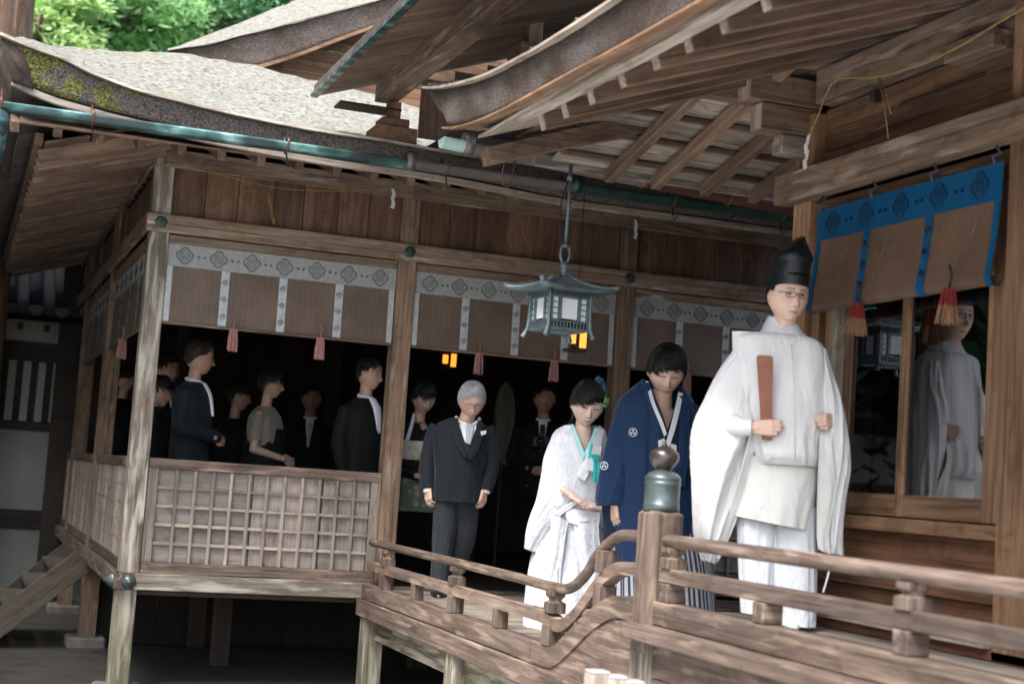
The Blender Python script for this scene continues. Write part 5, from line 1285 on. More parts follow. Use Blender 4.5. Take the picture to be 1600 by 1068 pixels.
            w_ = rnd.uniform(.006, .0125)*(1 if s.P.y < 11.3 else 1.5)*(1.0 if style != 'crop' else .7)
            q = tubemesh(P, [w_*.7, w_, w_*.9, w_*.65, w_*.12], 4, True)
            fs += [tuple(i+len(vs) for i in f) for f in q[1]]; vs += q[0]
        return s.put('hair', [s.HM @ Vector(v) for v in vs], fs, mat, True)
    def glasses(s, mat, thick=.008):
        o = part('glasses', s.t); HM = s.HM
        for sx in (-1, 1):
            c = Vector((sx*.135, -.405, -.005)); rw, rh = .098, .052
            P = [HM @ Vector((c.x+rw*math.copysign(abs(cos(a))**.6, cos(a)), c.y+.05*abs(c.x+rw*cos(a))**1.5*2, c.z+rh*math.copysign(abs(sin(a))**.6, sin(a)))) for a in [2*pi*j/28 for j in range(29)]]
            vs, fs = tubemesh(P, thick*s.H*.8, 5); s.put('lens_rim', vs, fs, mat, True, o)
            vs, fs = tubemesh([HM @ Vector(v) for v in ((sx*.232, -.375, .02), (sx*.29, -.30, .025), (sx*.315, -.02, .01), (sx*.305, .04, -.02))], thick*s.H*.9, 5); s.put('temple_arm', vs, fs, mat, True, o)
        vs, fs = tubemesh([HM @ Vector(v) for v in ((-.04, -.41, .005), (0, -.43, .012), (.04, -.41, .005))], thick*s.H*.9, 5); s.put('bridge', vs, fs, mat, True, o)

# ---------------------------------------------------------------- priest
pr = Fig(1228, 982, 1.10, 'Shinto priest in white robe and tall black hat holding a red brown wooden tablet', skin=(.76, .52, .41))
hc = pr.l(1231, 462, 0); pr.head(hc, .262, 27, 3, 2, eyes='open'); pr.neck(pr.l(1224, 545, .02), .052)
# hands
wl = pr.l(1170, 668, -.14); pr.hand(orth(pr.l(1180, 667, -.195), (1, -.12, .03), (.1, 1, 0), True), .98, curl=(.2, .9, .9), thumb=(.5, .7, -.8), spread=.02, key='grip')
pr.hand(orth(pr.l(1300, 655, -.06), (-.38, -.9, -.2), (-.9, .35, -.1), False), .98, curl=(1.0, 1.35, .9), thumb=(.25, .8, -.9), spread=.02, key='fist')
pr.body([(tuple(pr.l(1226, 560, .03)), tuple(pr.l(1226, 740, .05)), .12, .13), (tuple(pr.l(1205, 760, .05)), tuple(pr.l(1190, 960, .02)), .08, .05), (tuple(pr.l(1250, 760, .05)), tuple(pr.l(1245, 965, .02)), .08, .05),
         (tuple(pr.l(1165, 545, .03)), tuple(pr.l(1130, 640, .0)), .035, .03), (tuple(pr.l(1130, 640, 0)), tuple(pr.l(1158, 668, -.12)), .03, .018),
         (tuple(pr.l(1262, 560, .05)), tuple(pr.l(1300, 625, .03)), .03, .03), (tuple(pr.l(1300, 625, .03)), tuple(pr.l(1308, 655, -.03)), .045, .028)])
pr.hair(HAIR, 'hatted', 3)
# hat
rows = []
for k in range(27):
    t = k/26; z = .135+.98*t; u = max(0, (t-.60)/.40); wx = .352*(1-.03*t)*(1-u)+.012; wy = .43*(1-.55*u)-.02*t; cx = .13*u; cy = .03-.03*t
    row = []
    for j in range(72):
        a = 2*pi*j/72
        da = abs((((a+pi/2-.15)+pi) % (2*pi))-pi); dent = -.26*g_(t, .80, .17)*exp(-(da/.33)**2)
        fold = .022*sm(.5, .1, abs(t-.30-.10*cos(a*2)))*sin(9*t+2*cos(a))*.5
        cr = .010*noise.noise(Vector((cos(a)*2.2, sin(a)*2.2, t*7)))
        e = .85 if t > .5 else 1
        ca, sa = math.copysign(abs(cos(a))**e, cos(a)), math.copysign(abs(sin(a))**e, sin(a))
        row.append(pr.HM @ Vector((cx+wx*ca*(1+cr+fold)+0, cy+wy*sa*(1+cr+dent+fold), z-(.05*sin(a) if t < .2 else 0)-.05*t*sin(a)*(1-u))))
    rows.append(row)
vs, fs = grid(rows, True); fs.append(tuple(range(len(vs)-72, len(vs)))); ht = pr.put('eboshi_hat', vs, fs, HATM)
pr.glasses(FRAME)
# garments
pr.stack('inner_collar', [(1200, 494, 1247, 508, .062, .045, 0), (1193, 507, 1253, 518, .076, .04, 0), (1184, 524, 1262, 532, .095, .03, 0)], SILKB, (.001, .003), 3, 1)
pr.stack('hakama_leg', [(790, 1150, 1222, .10, .02), (850, 1152, 1215, .105, .02), (910, 1155, 1208, .10, 0), (958, 1158, 1204, .09, -.02)], SILKB, (.01, .022), 4.5, 2, vfreq=.15)
pr.stack('hakama_leg', [(790, 1195, 1276, .12, .05), (850, 1200, 1276, .12, .05), (910, 1205, 1275, .115, .03), (977, 1214, 1274, .10, 0)], SILKB, (.01, .024), 4.5, 5, vfreq=.15)
pr.stack('back_panel', [(730, 1200, 1283, .05, .17), (820, 1210, 1279, .05, .17), (900, 1240, 1277, .04, .15), (976, 1246, 1275, .04, .12)], SILK, (.006, .012), 3, 8, vfreq=.15)
pr.stack('lower_robe', [(715, 1160, 1278, .14, .03), (750, 1152, 1276, .15, .03), (790, 1145, 1272, .16, .03), (1139, 803, 1267, 829, .165, .03, 0)], CREAM, (.006, .024), 3.0, 4, vfreq=.3, ridge=.8)
pr.stack('front_robe', [(1195, 519, 1258, 527, .08, .03, 0), (1170, 520, 1273, 530, .10, .03, 0), (1151, 527, 1287, 541, .12, .03, 0), (1147, 555, 1291, 562, .135, .03, 0), (600, 1151, 1292, .145, .02), (650, 1160, 1288, .15, .01), (690, 1172, 1280, .165, .0), (712, 1176, 1280, .175, .0), (727, 1180, 1277, .155, .01)], SILK, (.004, .018), 3.0, 11, vfreq=.5, sq=2.8, ridge=.8)
# right sleeve (left in the picture), a big bag hanging from the arm
pr.stack('hanging_sleeve', [(1160, 528, 1196, 560, .06, .02, 0), (1128, 570, 1186, 600, .085, .0, 0), (1102, 618, 1186, 640, .11, -.03, 0), (1082, 668, 1184, 664, .12, -.06, 0), (1078, 730, 1166, 718, .115, -.07, 0), (1081, 790, 1148, 782, .10, -.06, 0), (1086, 838, 1134, 835, .08, -.05, 0), (1098, 876, 1117, 880, .03, -.04, 0)], SILK, (.012, .040), 1.7, 21, slant=2.0, vfreq=.45, sq=2.0, ridge=.75)
pr.sheet('sleeve_opening', [(1176, 655, -.15), (1166, 700, -.14), (1150, 760, -.12), (1134, 815, -.10), (1116, 868, -.07)], [(1186, 668, -.10), (1178, 705, -.09), (1166, 760, -.07), (1150, 815, -.06), (1122, 878, -.05)], CREAM, .004, 5, bulge=.006, fold=.01)
pr.tube('wrist_cuff', [(1140, 660, -.10), (1156, 666, -.180), (1176, 668, -.200)], [.06, .046, .038], SILK, wr=.012)
# left sleeve
pr.stack('hanging_sleeve', [(1268, 548, 1291, 545, .055, .03, 0), (1276, 590, 1302, 586, .075, .03, 0), (1282, 625, 1316, 622, .09, .01, 0), (1284, 670, 1325, 668, .09, .0, 0), (1282, 725, 1329, 722, .09, .01, 0), (1280, 780, 1322, 778, .075, .02, 0), (1283, 830, 1318, 832, .06, .02, 0), (1287, 862, 1318, 868, .045, .02, 0)], SILK, (.012, .036), 1.9, 33, slant=1.3, vfreq=.5, ridge=.75)
pr.sheet('sleeve_opening', [(1281, 662, -.05), (1279, 700, -.08), (1277, 760, -.06), (1276, 830, -.04), (1278, 858, -.03)], [(1302, 668, -.07), (1300, 700, -.10), (1306, 760, -.07), (1296, 830, -.05), (1298, 866, -.03)], CREAM, .004, 5, bulge=.012, fold=.03, seed=4)
# round collar band and its knot
P = [pr.l(1224+35*cos(a), 528+4*cos(a)+5*sin(a), .03-.098*sin(a)) for a in [2*pi*j/32 for j in range(33)]]
vs, fs = tubemesh(P, .011, 8); pr.put('collar_band', vs, fs, CREAM); P = [pr.l(1224+33*cos(a), 521+4*cos(a)+5*sin(a), .03-.090*sin(a)) for a in [2*pi*j/32 for j in range(33)]]; vs, fs = tubemesh(P, .009, 8); pr.put('collar_band', vs, fs, SILK)
c = pr.l(1196, 533, -.06); q = capsule(c+Vector((-.012, 0, .004)), c+Vector((.012, -.004, -.004)), .012, .012, 12); pr.put('collar_knot', q[0], q[1], CREAM)
pr.sheet('shoulder_flap', [(1144, 517, .0), (1145, 560, -.03), (1150, 640, -.06)], [(1192, 519, -.05), (1176, 560, -.09), (1168, 640, -.12)], SILK, .006, 8, bulge=.012)
vs, fs = tubemesh([pr.l(1237, 537, -.125), pr.l(1240, 600, -.155), pr.l(1241, 660, -.165), pr.l(1243, 722, -.172)], .0022, 5); pr.put('front_seam', vs, fs, CREAM)
pr.tube('hanging_cord', [(1298, 880, .02), (1292, 905, .02), (1286, 925, .02)], .005, SILK)
for (x, y, dx) in ((1237, 976, 0), (1196, 955, -4)):
    q = capsule(pr.l(x-6+dx, y-2, .0), pr.l(x+2+dx, y+2, -.10), .035, .030, 14); pr.put('white_split_toe_sock', q[0], q[1], SILKB)
# wooden tablet held in the right hand
A, B = pr.M @ pr.l(1195, 555, -.20), pr.M @ pr.l(1198, 688, -.178); ax = (B-A).normalized(); sx = pr.X
vs = []
for t, w_ in ((0, .026), (.012, .036), (.03, .0385), (.5, .031), (.97, .0235), (.995, .021)):
    c = A.lerp(B, t)
    for k in ((-1, -1), (1, -1), (1, 1), (-1, 1)): vs.append(c+sx*w_*k[0]+pr.Yv*.006*k[1])
fs = [(k*4+j, k*4+(j+1) % 4, k*4+4+(j+1) % 4, k*4+4+j) for k in range(5) for j in range(4)]+[(3, 2, 1, 0), (20, 21, 22, 23)]
tag(wmesh('wooden_tablet', vs, fs, SHAKU), 'flat red brown wooden tablet held upright in the right hand of the priest', 'ritual tablet')

# ---------------------------------------------------------------- groom
gr = Fig(1015, 993, .85, 'young groom in navy crested kimono coat looking down beside the capped post', skin=(.70, .47, .36))
gr.head(gr.l(1041, 579, 0), .296, 12, 24, 3, eyes='down'); gr.neck(gr.l(1033, 640, .02), .058); gr.neck0 = gr.l(1034, 640, .03); gr.neck(gr.l(1038, 700, .0), .068); gr.hair(HAIR, 'fringe', 9)
gr.hand(orth(gr.l(960, 788, -.05), (.12, -.1, -1), (.85, .5, 0), False), 1.05, curl=(.35, .5, .4), thumb=(.5, .8, -.4), spread=.03, key='relaxed')
gr.body([(tuple(gr.l(1030, 660, .04)), tuple(gr.l(1025, 800, .05)), .12, .13), (tuple(gr.l(1005, 800, .05)), tuple(gr.l(1000, 970, .02)), .08, .05), (tuple(gr.l(1040, 800, .05)), tuple(gr.l(1040, 970, .02)), .08, .05),
         (tuple(gr.l(978, 640, .04)), tuple(gr.l(960, 725, .02)), .05, .042), (tuple(gr.l(960, 725, .02)), tuple(gr.l(961, 788, -.05)), .04, .026)])
gr.stack('striped_hakama', [(770, 962, 1096, .15, .06), (830, 957, 1104, .17, .06), (900, 955, 1116, .19, .05), (985, 953, 1124, .21, .03)], STRIPE, (.012, .05), 5.5, 6, vfreq=.12, n=160)
gr.stack('haori_coat', [(1004, 592, 1064, 602, .075, .04, 0), (985, 607, 1078, 616, .10, .04, 0), (962, 632, 1088, 640, .13, .03, 0), (690, 956, 1092, .15, .03), (750, 956, 1092, .155, .03), (820, 956, 1090, .165, .03), (885, 958, 1086, .17, .03)], NAVY, (.004, .034), 3.4, 15, vfreq=.22, n=160, nz=90, cut=((1008, 592), (1068, 608), (1046, 760)))
gr.stack('coat_sleeve', [(964, 628, 990, 628, .055, .03, 0), (954, 665, 992, 665, .075, .02, 0), (944, 705, 992, 706, .085, .0, 0), (935, 745, 990, 750, .085, -.02, 0), (930, 776, 984, 783, .075, -.03, 0), (932, 790, 980, 788, .065, -.03, 0)], NAVY, (.004, .014), 2.6, 19, slant=.8, vfreq=.5)
gr.stack('sleeve_bag', [(784, 940, 990, .05, .01), (808, 941, 988, .045, .01), (838, 945, 966, .03, .01)], NAVYD, (.004, .012), 3, 22)
gr.stack('coat_sleeve', [(1072, 628, 1090, 632, .055, .03, 0), (1070, 690, 1096, 690, .07, .03, 0), (1072, 760, 1098, 760, .07, .03, 0), (1074, 830, 1096, 832, .06, .03, 0)], NAVYD, (.004, .014), 2.6, 29)
gr.sheet('coat_lapel', [(1001, 597, -.04), (1014, 640, -.115), (1028, 690, -.145), (1038, 745, -.155)], [(1014, 597, -.05), (1031, 640, -.13), (1047, 690, -.16), (1057, 745, -.165)], NAVY, .01, 5, bulge=.006)
gr.sheet('coat_lapel', [(1062, 617, -.06), (1062, 660, -.13), (1059, 700, -.15), (1050, 760, -.16)], [(1077, 622, -.05), (1078, 665, -.11), (1077, 705, -.13), (1070, 760, -.14)], NAVY, .01, 5, bulge=.006)
gr.sheet('kimono_front', [(1008, 612, -0.028), (1020, 645, -0.113), (1028, 680, -0.143), (1030, 765, -0.158)], [(1016, 606, -0.028), (1032, 640, -0.118), (1045, 682, -0.158), (1062, 765, -0.158)], NAVYD, .006, 8, bulge=.012)
gr.sheet('kimono_front', [(1058, 622, -0.028), (1050, 650, -0.113), (1038, 690, -0.148), (1030, 765, -0.163)], [(1070, 622, -0.018), (1068, 650, -0.098), (1066, 690, -0.128), (1062, 765, -0.158)], NAVYD, .006, 8, bulge=.012)
gr.sheet('white_collar', [(1008, 594, -0.028), (1017, 628, -0.123), (1030, 660, -0.158), (1038, 682, -0.168)], [(1014, 596, -0.038), (1023, 628, -0.128), (1035, 657, -0.163), (1042, 677, -0.173)], SHIRT, .006, 3)
gr.sheet('white_collar', [(1060, 612, -0.048), (1054, 640, -0.128), (1046, 672, -0.163), (1035, 708, -0.178)], [(1067, 614, -0.038), (1062, 642, -0.123), (1053, 676, -0.163), (1041, 712, -0.178)], SHIRT, .007, 3)
gr.sheet('white_cord', [(1028, 688, -.17), (1030, 705, -.175), (1036, 722, -.175)], [(1038, 684, -.17), (1042, 702, -.175), (1042, 722, -.175)], SHIRT, .01, 3, bulge=.01)
gr.sheet('folded_paper', [(1048, 692, -.165), (1049, 712, -.168)], [(1057, 695, -.160), (1057, 714, -.163)], CREAM, .01, 2)
def crest(fig, px, py, dy, r, nrm=(0, -1, 0)):
    c = fig.l(px, py, dy); vs = []; fs = []; nn = Vector(nrm).normalized(); u = Vector((0, 0, 1)).cross(nn).normalized(); v = nn.cross(u)
    def rg(r0, r1, a0=0, a1=2*pi, cx=0, cz=0, n=20):
        b = len(vs)
        for k in range(n+1):
            a = a0+(a1-a0)*k/n
            for r_ in (r0, r1): vs.append(c+u*(cx+r_*cos(a))+v*(cz+r_*sin(a))+nn*.001)
        for k in range(n): fs.append((b+2*k, b+2*k+1, b+2*k+3, b+2*k+2))
    rg(r*.80, r)
    for k in range(3):
        a = k*2.094+pi/2; rg(0, r*.27, 0, 2*pi, r*.40*cos(a), r*.40*sin(a), 10)
    return fig.put('family_crest', vs, fs, SHIRT, False)
crest(gr, 989, 675, -.152, .026); crest(gr, 944, 727, -.105, .026, (-.35, -1, 0))

# ---------------------------------------------------------------- bride
br = Fig(873, 980, .82, 'bride in white brocade kimono with a blue and green flower in her hair', skin=(.76, .55, .46))
br.head(br.l(918, 631, 0), .282, 12, 17, 5, eyes='down', fem=1, lip=(.60, .16, .16)); br.neck(br.l(909, 678, .03), .046); br.neck0 = br.l(910, 676, .02); br.neck(br.l(912, 715, -.01), .06); br.hair(HAIR, 'bride', 4, 1)
br.hand(orth(br.l(893, 773, -.19), (1, -.2, -.50), (-.2, .5, -1), True), .92, curl=(.2, .3, .25), thumb=(.4, .9, -.3), spread=.02, key='clasp')
br.hand(orth(br.l(940, 792, -.16), (-1, -.25, .10), (.2, .4, -1), False), .92, curl=(.15, .25, .2), thumb=(.4, .9, -.3), spread=.02, key='clasp2')
br.body([(tuple(br.l(905, 700, .05)), tuple(br.l(900, 800, .05)), .10, .11), (tuple(br.l(890, 810, .05)), tuple(br.l(872, 950, .02)), .09, .06),
         (tuple(br.l(872, 690, .05)), tuple(br.l(858, 755, .0)), .045, .04), (tuple(br.l(858, 755, 0)), tuple(br.l(893, 773, -.18)), .038, .024)])
br.stack('white_kimono', [(893, 662, 937, 664, .075, .04, 0), (874, 668, 945, 671, .10, .04, 0), (862, 682, 949, 686, .12, .03, 0), (720, 856, 950, .14, .02), (765, 854, 946, .15, .02), (810, 846, 944, .16, .02), (860, 834, 942, .18, .02), (910, 825, 940, .21, .01), (990, 818, 945, .25, 0)], BRIDE, (.004, .048), 3.2, 41, vfreq=.28, n=160, nz=90, cut=((890, 660), (937, 664), (913, 712)))
br.stack('trailing_hem', [(840, 838, 872, .12, .10), (880, 828, 878, .16, .12), (920, 821, 880, .20, .14), (946, 819, 890, .22, .14)], BRIDE, (.006, .03), 3, 44, vfreq=.3)
br.stack('hanging_sleeve', [(864, 678, 890, 680, .05, .02, 0), (850, 712, 894, 716, .075, .0, 0), (845, 745, 896, 752, .09, -.03, 0), (838, 778, 904, 776, .10, -.06, 0), (828, 806, 890, 800, .09, -.06, 0), (821, 832, 868, 832, .07, -.05, 0), (818, 856, 846, 866, .04, -.03, 0)], BRIDE, (.004, .018), 2.6, 47, slant=1.2, vfreq=.5)
br.stack('hanging_sleeve', [(928, 676, 948, 678, .045, .04, 0), (936, 720, 952, 722, .06, .03, 0), (932, 770, 952, 774, .07, .0, 0), (928, 812, 948, 830, .06, .0, 0)], BRIDE, (.004, .012), 2.6, 49)
br.sheet('sleeve_cuff', [(858, 808, -.155), (876, 794, -.17), (900, 779, -.19)], [(862, 816, -.15), (880, 801, -.165), (903, 786, -.18)], SILKB, .02, 3)
br.sheet('overlap_fold', [(862, 800, -.14), (858, 840, -.16), (846, 890, -.20), (834, 945, -.24)], [(888, 812, -.16), (882, 850, -.18), (876, 900, -.22), (874, 960, -.26)], BRIDE, .01, 8, bulge=.03, fold=.03, seed=3)
br.sheet('overlap_fold', [(896, 815, -.16), (900, 860, -.185), (908, 905, -.215), (915, 960, -.25)], [(935, 812, -.14), (938, 860, -.165), (942, 905, -.19), (944, 960, -.22)], BRIDE, .01, 8, bulge=.035, fold=.035, seed=8)
br.sheet('waist_fold', [(886, 792, -.155), (884, 806, -.165), (888, 816, -.165)], [(938, 800, -.145), (936, 818, -.155), (930, 828, -.16)], SILKB, .02, 8, bulge=.02)
br.sheet('aqua_collar', [(889, 663, -.03), (898, 690, -.105), (905, 712, -.125), (911, 722, -.13)], [(896, 662, -.04), (905, 685, -.11), (912, 703, -.128), (914, 712, -.131)], AQUA, .008, 3)
br.sheet('white_collar', [(880, 664, -.02), (889, 695, -.11), (899, 722, -.135), (906, 740, -.145)], [(891, 663, -.03), (900, 692, -.115), (909, 716, -.137), (914, 730, -.146)], SILKB, .012, 4, bulge=.004)
br.sheet('white_collar', [(935, 668, -.04), (926, 692, -.12), (914, 716, -.145), (900, 742, -.155)], [(944, 672, -.03), (938, 698, -.115), (927, 726, -.145), (913, 752, -.158)], SILKB, .014, 4, bulge=.004)
br.sheet('aqua_collar', [(929, 667, -.05), (921, 690, -.125), (912, 708, -.14)], [(935, 668, -.048), (926, 692, -.122), (915, 713, -.142)], AQUA, .010, 3)
br.sheet('pouch', [(925, 694, -.15), (921, 712, -.16), (919, 728, -.165)], [(940, 697, -.14), (938, 714, -.155), (936, 728, -.16)], CREAM, .014, 4)
br.sheet('pouch_trim', [(923, 693, -.152), (919, 712, -.162), (917, 728, -.167)], [(927, 694, -.152), (923, 712, -.163), (921, 728, -.168)], TEAL, .016, 2)
br.sheet('turquoise_ribbon', [(926, 712, -.18), (927, 735, -.185), (926, 752, -.185)], [(937, 710, -.175), (937, 735, -.18), (935, 752, -.18)], TEAL, .01, 4, bulge=.008, fold=.015)
br.sheet('white_ribbon', [(915, 716, -.18), (914, 728, -.182), (916, 734, -.182)], [(926, 714, -.18), (927, 726, -.184), (926, 736, -.183)], SILKB, .01, 4, bulge=.006)
rnd = random.Random(2); vs = []; fs = []
for k in range(26):
    a = rnd.uniform(0, 2*pi); q = [br.l(930+6*cos(a+i*1.9), 714+5*sin(a+i*2.3), -.185-.008*rnd.random()) for i in range(4)]
    m_ = tubemesh(catmull(q, 3), .0035, 5); fs += [tuple(i+len(vs) for i in f) for f in m_[1]]; vs += m_[0]
br.put('ribbon_knot', vs, fs, TEAL)
for cpx, cpy, m_, sd in ((940, 608, plain('dusty_blue_petals', (.07, .17, .26), .7, var=.5, sc=40), 1), (943, 626, plain('pale_green_petals', (.22, .42, .14), .7, var=.5, sc=40), 2), (936, 598, plain('dusty_blue_petals_dark', (.04, .11, .18), .7, var=.5, sc=40), 3)):
    c = br.l(cpx, cpy, -.02); vs = []; fs = []; rnd = random.Random(sd)
    for k in range(90):
        d = Vector((rnd.gauss(0, 1), rnd.gauss(0, 1), rnd.gauss(0, 1))).normalized(); p = c+Vector((d.x*.030, d.y*.04, d.z*.042)); u = d.cross(Vector((rnd.random(), rnd.random(), 1))).normalized(); v = d.cross(u); b = len(vs); l_ = .014
        vs += [p-u*l_, p-v*l_*.8+d*.006, p+u*l_, p+v*l_*.8+d*.006, p+d*.004]; fs += [(b, b+1, b+4), (b+1, b+2, b+4), (b+2, b+3, b+4), (b+3, b, b+4)]
    br.put('hair_flower', vs, fs, m_, False)
for k, off in enumerate((0, .008, -.007)):
    br.tube('hair_tail', [(906, 622+k*2, .09), (899, 640, .10+off), (894, 655+k*3, .07), (886, 664+k*5, .03), (872, 678+k*6, -.01)], [.03, .022, .010, .006, .002], HAIR)
br.hair(HAIR, 'bride', 14, 1).name = 'hair'

# ---------------------------------------------------------------- grey haired man
gm = Fig(700, 932, .82, 'grey haired man in dark morning coat and silver tie bowing his head', skin=(.70, .46, .35))
gm.head(gm.l(737, 625, 0), .27, 10, 26, -2, eyes='down', old=1); gm.neck(gm.l(727, 665, .05), .056); gm.hair(HAIRG, 'short', 6); gm.glasses(FRAME, .007)
gm.hand(orth(gm.l(669, 763, -.02), (.1, -.1, -1), (.8, .6, 0), False), 1.0, curl=(.4, .6, .5), thumb=(.5, .8, -.4), spread=.03, key='relaxed2')
gm.hand(orth(gm.l(757, 766, -.02), (-.1, -.1, -1), (-.8, .6, 0), True), 1.0, curl=(.4, .6, .5), thumb=(.5, .8, -.4), spread=.03, key='relaxed2')
gm.body([(tuple(gm.l(720, 680, .04)), tuple(gm.l(715, 740, .05)), .09, .09), (tuple(gm.l(697, 780, .04)), tuple(gm.l(690, 915, .0)), .045, .035), (tuple(gm.l(728, 790, .08)), tuple(gm.l(710, 890, .19)), .045, .03),
         (tuple(gm.l(700, 692, .05)), tuple(gm.l(673, 720, .04)), .02, .02), (tuple(gm.l(671, 720, .04)), tuple(gm.l(669, 763, -.01)), .02, .02), (tuple(gm.l(746, 694, .05)), tuple(gm.l(764, 720, .04)), .02, .02), (tuple(gm.l(764, 720, .04)), tuple(gm.l(757, 766, -.01)), .02, .02)])
gm.stack('trouser_leg', [(760, 677, 719, .10, .04), (800, 677, 716, .095, .04), (850, 675, 708, .085, .03), (900, 673, 700, .075, .0), (926, 672, 700, .075, -.02)], TROU, (.003, .014), 3, 51, vfreq=.9)
gm.stack('trouser_leg', [(760, 706, 750, .10, .06), (800, 706, 748, .095, .08), (845, 704, 742, .085, .13), (880, 698, 729, .075, .18), (902, 694, 722, .07, .2)], TROU, (.003, .014), 3, 53, vfreq=.9)
gm.stack('morning_coat', [(704, 652, 742, 656, .07, .05, 0), (684, 661, 758, 664, .10, .04, 0), (674, 676, 766, 680, .12, .03, 0), (710, 676, 762, .14, .02), (740, 678, 756, .14, .02), (765, 675, 757, .14, .03), (784, 674, 756, .14, .04)], SUIT, (.004, .020), 2.8, 55, vfreq=.9, ridge=.8, cut=((713, 650), (748, 655), (729, 722)))
gm.tube('coat_sleeve', [(684, 664, .04), (673, 695, .04), (667, 730, .03), (668, 764, -.01)], [.06, .062, .058, .05], SUIT, wr=.006)
gm.tube('coat_sleeve', [(757, 668, .04), (766, 695, .04), (768, 730, .03), (759, 766, -.01)], [.06, .062, .058, .05], SUIT, wr=.006)
gm.tube('shirt_cuff', [(668, 763, -.01), (669, 768, -.015)], .036, SHIRT); gm.tube('shirt_cuff', [(759, 765, -.01), (758, 770, -.015)], .036, SHIRT)
gm.sheet('grey_vest', [(716, 660, -.07), (720, 690, -.125), (723, 712, -.13)], [(745, 662, -.07), (741, 690, -.125), (733, 714, -.13)], TROU, .01, 5, bulge=.012)
gm.tube('shirt_collar', [(713, 652, .03), (716, 657, -.03), (725, 662, -.085), (731, 664, -.09), (739, 663, -.085), (747, 658, -.03), (749, 654, .03)], .014, SHIRT)
gm.sheet('white_shirt', [(717, 660, -.06), (720, 670, -.115), (726, 690, -.145)], [(745, 662, -.06), (743, 671, -.115), (735, 692, -.145)], SHIRT, .008, 5, bulge=.014)
gm.sheet('silver_tie', [(729, 661, -.12), (728, 672, -.15), (728, 692, -.16)], [(738, 661, -.12), (739, 672, -.15), (735, 694, -.16)], TIE, .01, 3, bulge=.006)
gm.sheet('coat_lapel', [(706, 652, -.04), (706, 680, -.12), (716, 702, -.145), (726, 716, -.15)], [(715, 652, -.05), (721, 680, -.135), (728, 700, -.15), (731, 714, -.152)], SUIT, .012, 4, bulge=.006)
gm.sheet('coat_lapel', [(745, 655, -.05), (742, 680, -.13), (736, 700, -.15), (731, 716, -.152)], [(754, 658, -.04), (754, 682, -.11), (746, 703, -.14), (736, 718, -.15)], SUIT, .012, 4, bulge=.006)
gm.sheet('pocket_square', [(751, 673, -.125), (752, 680, -.125)], [(760, 672, -.115), (759, 678, -.115)], SHIRT, .01, 3)
for a, b in (((681, 924, .0), (686, 934, -.13)), ((707, 903, .2), (712, 908, .1))):
    q = capsule(gm.l(*a), gm.l(*b), .045, .04, 12); gm.put('shoe', q[0], q[1], SHOE)

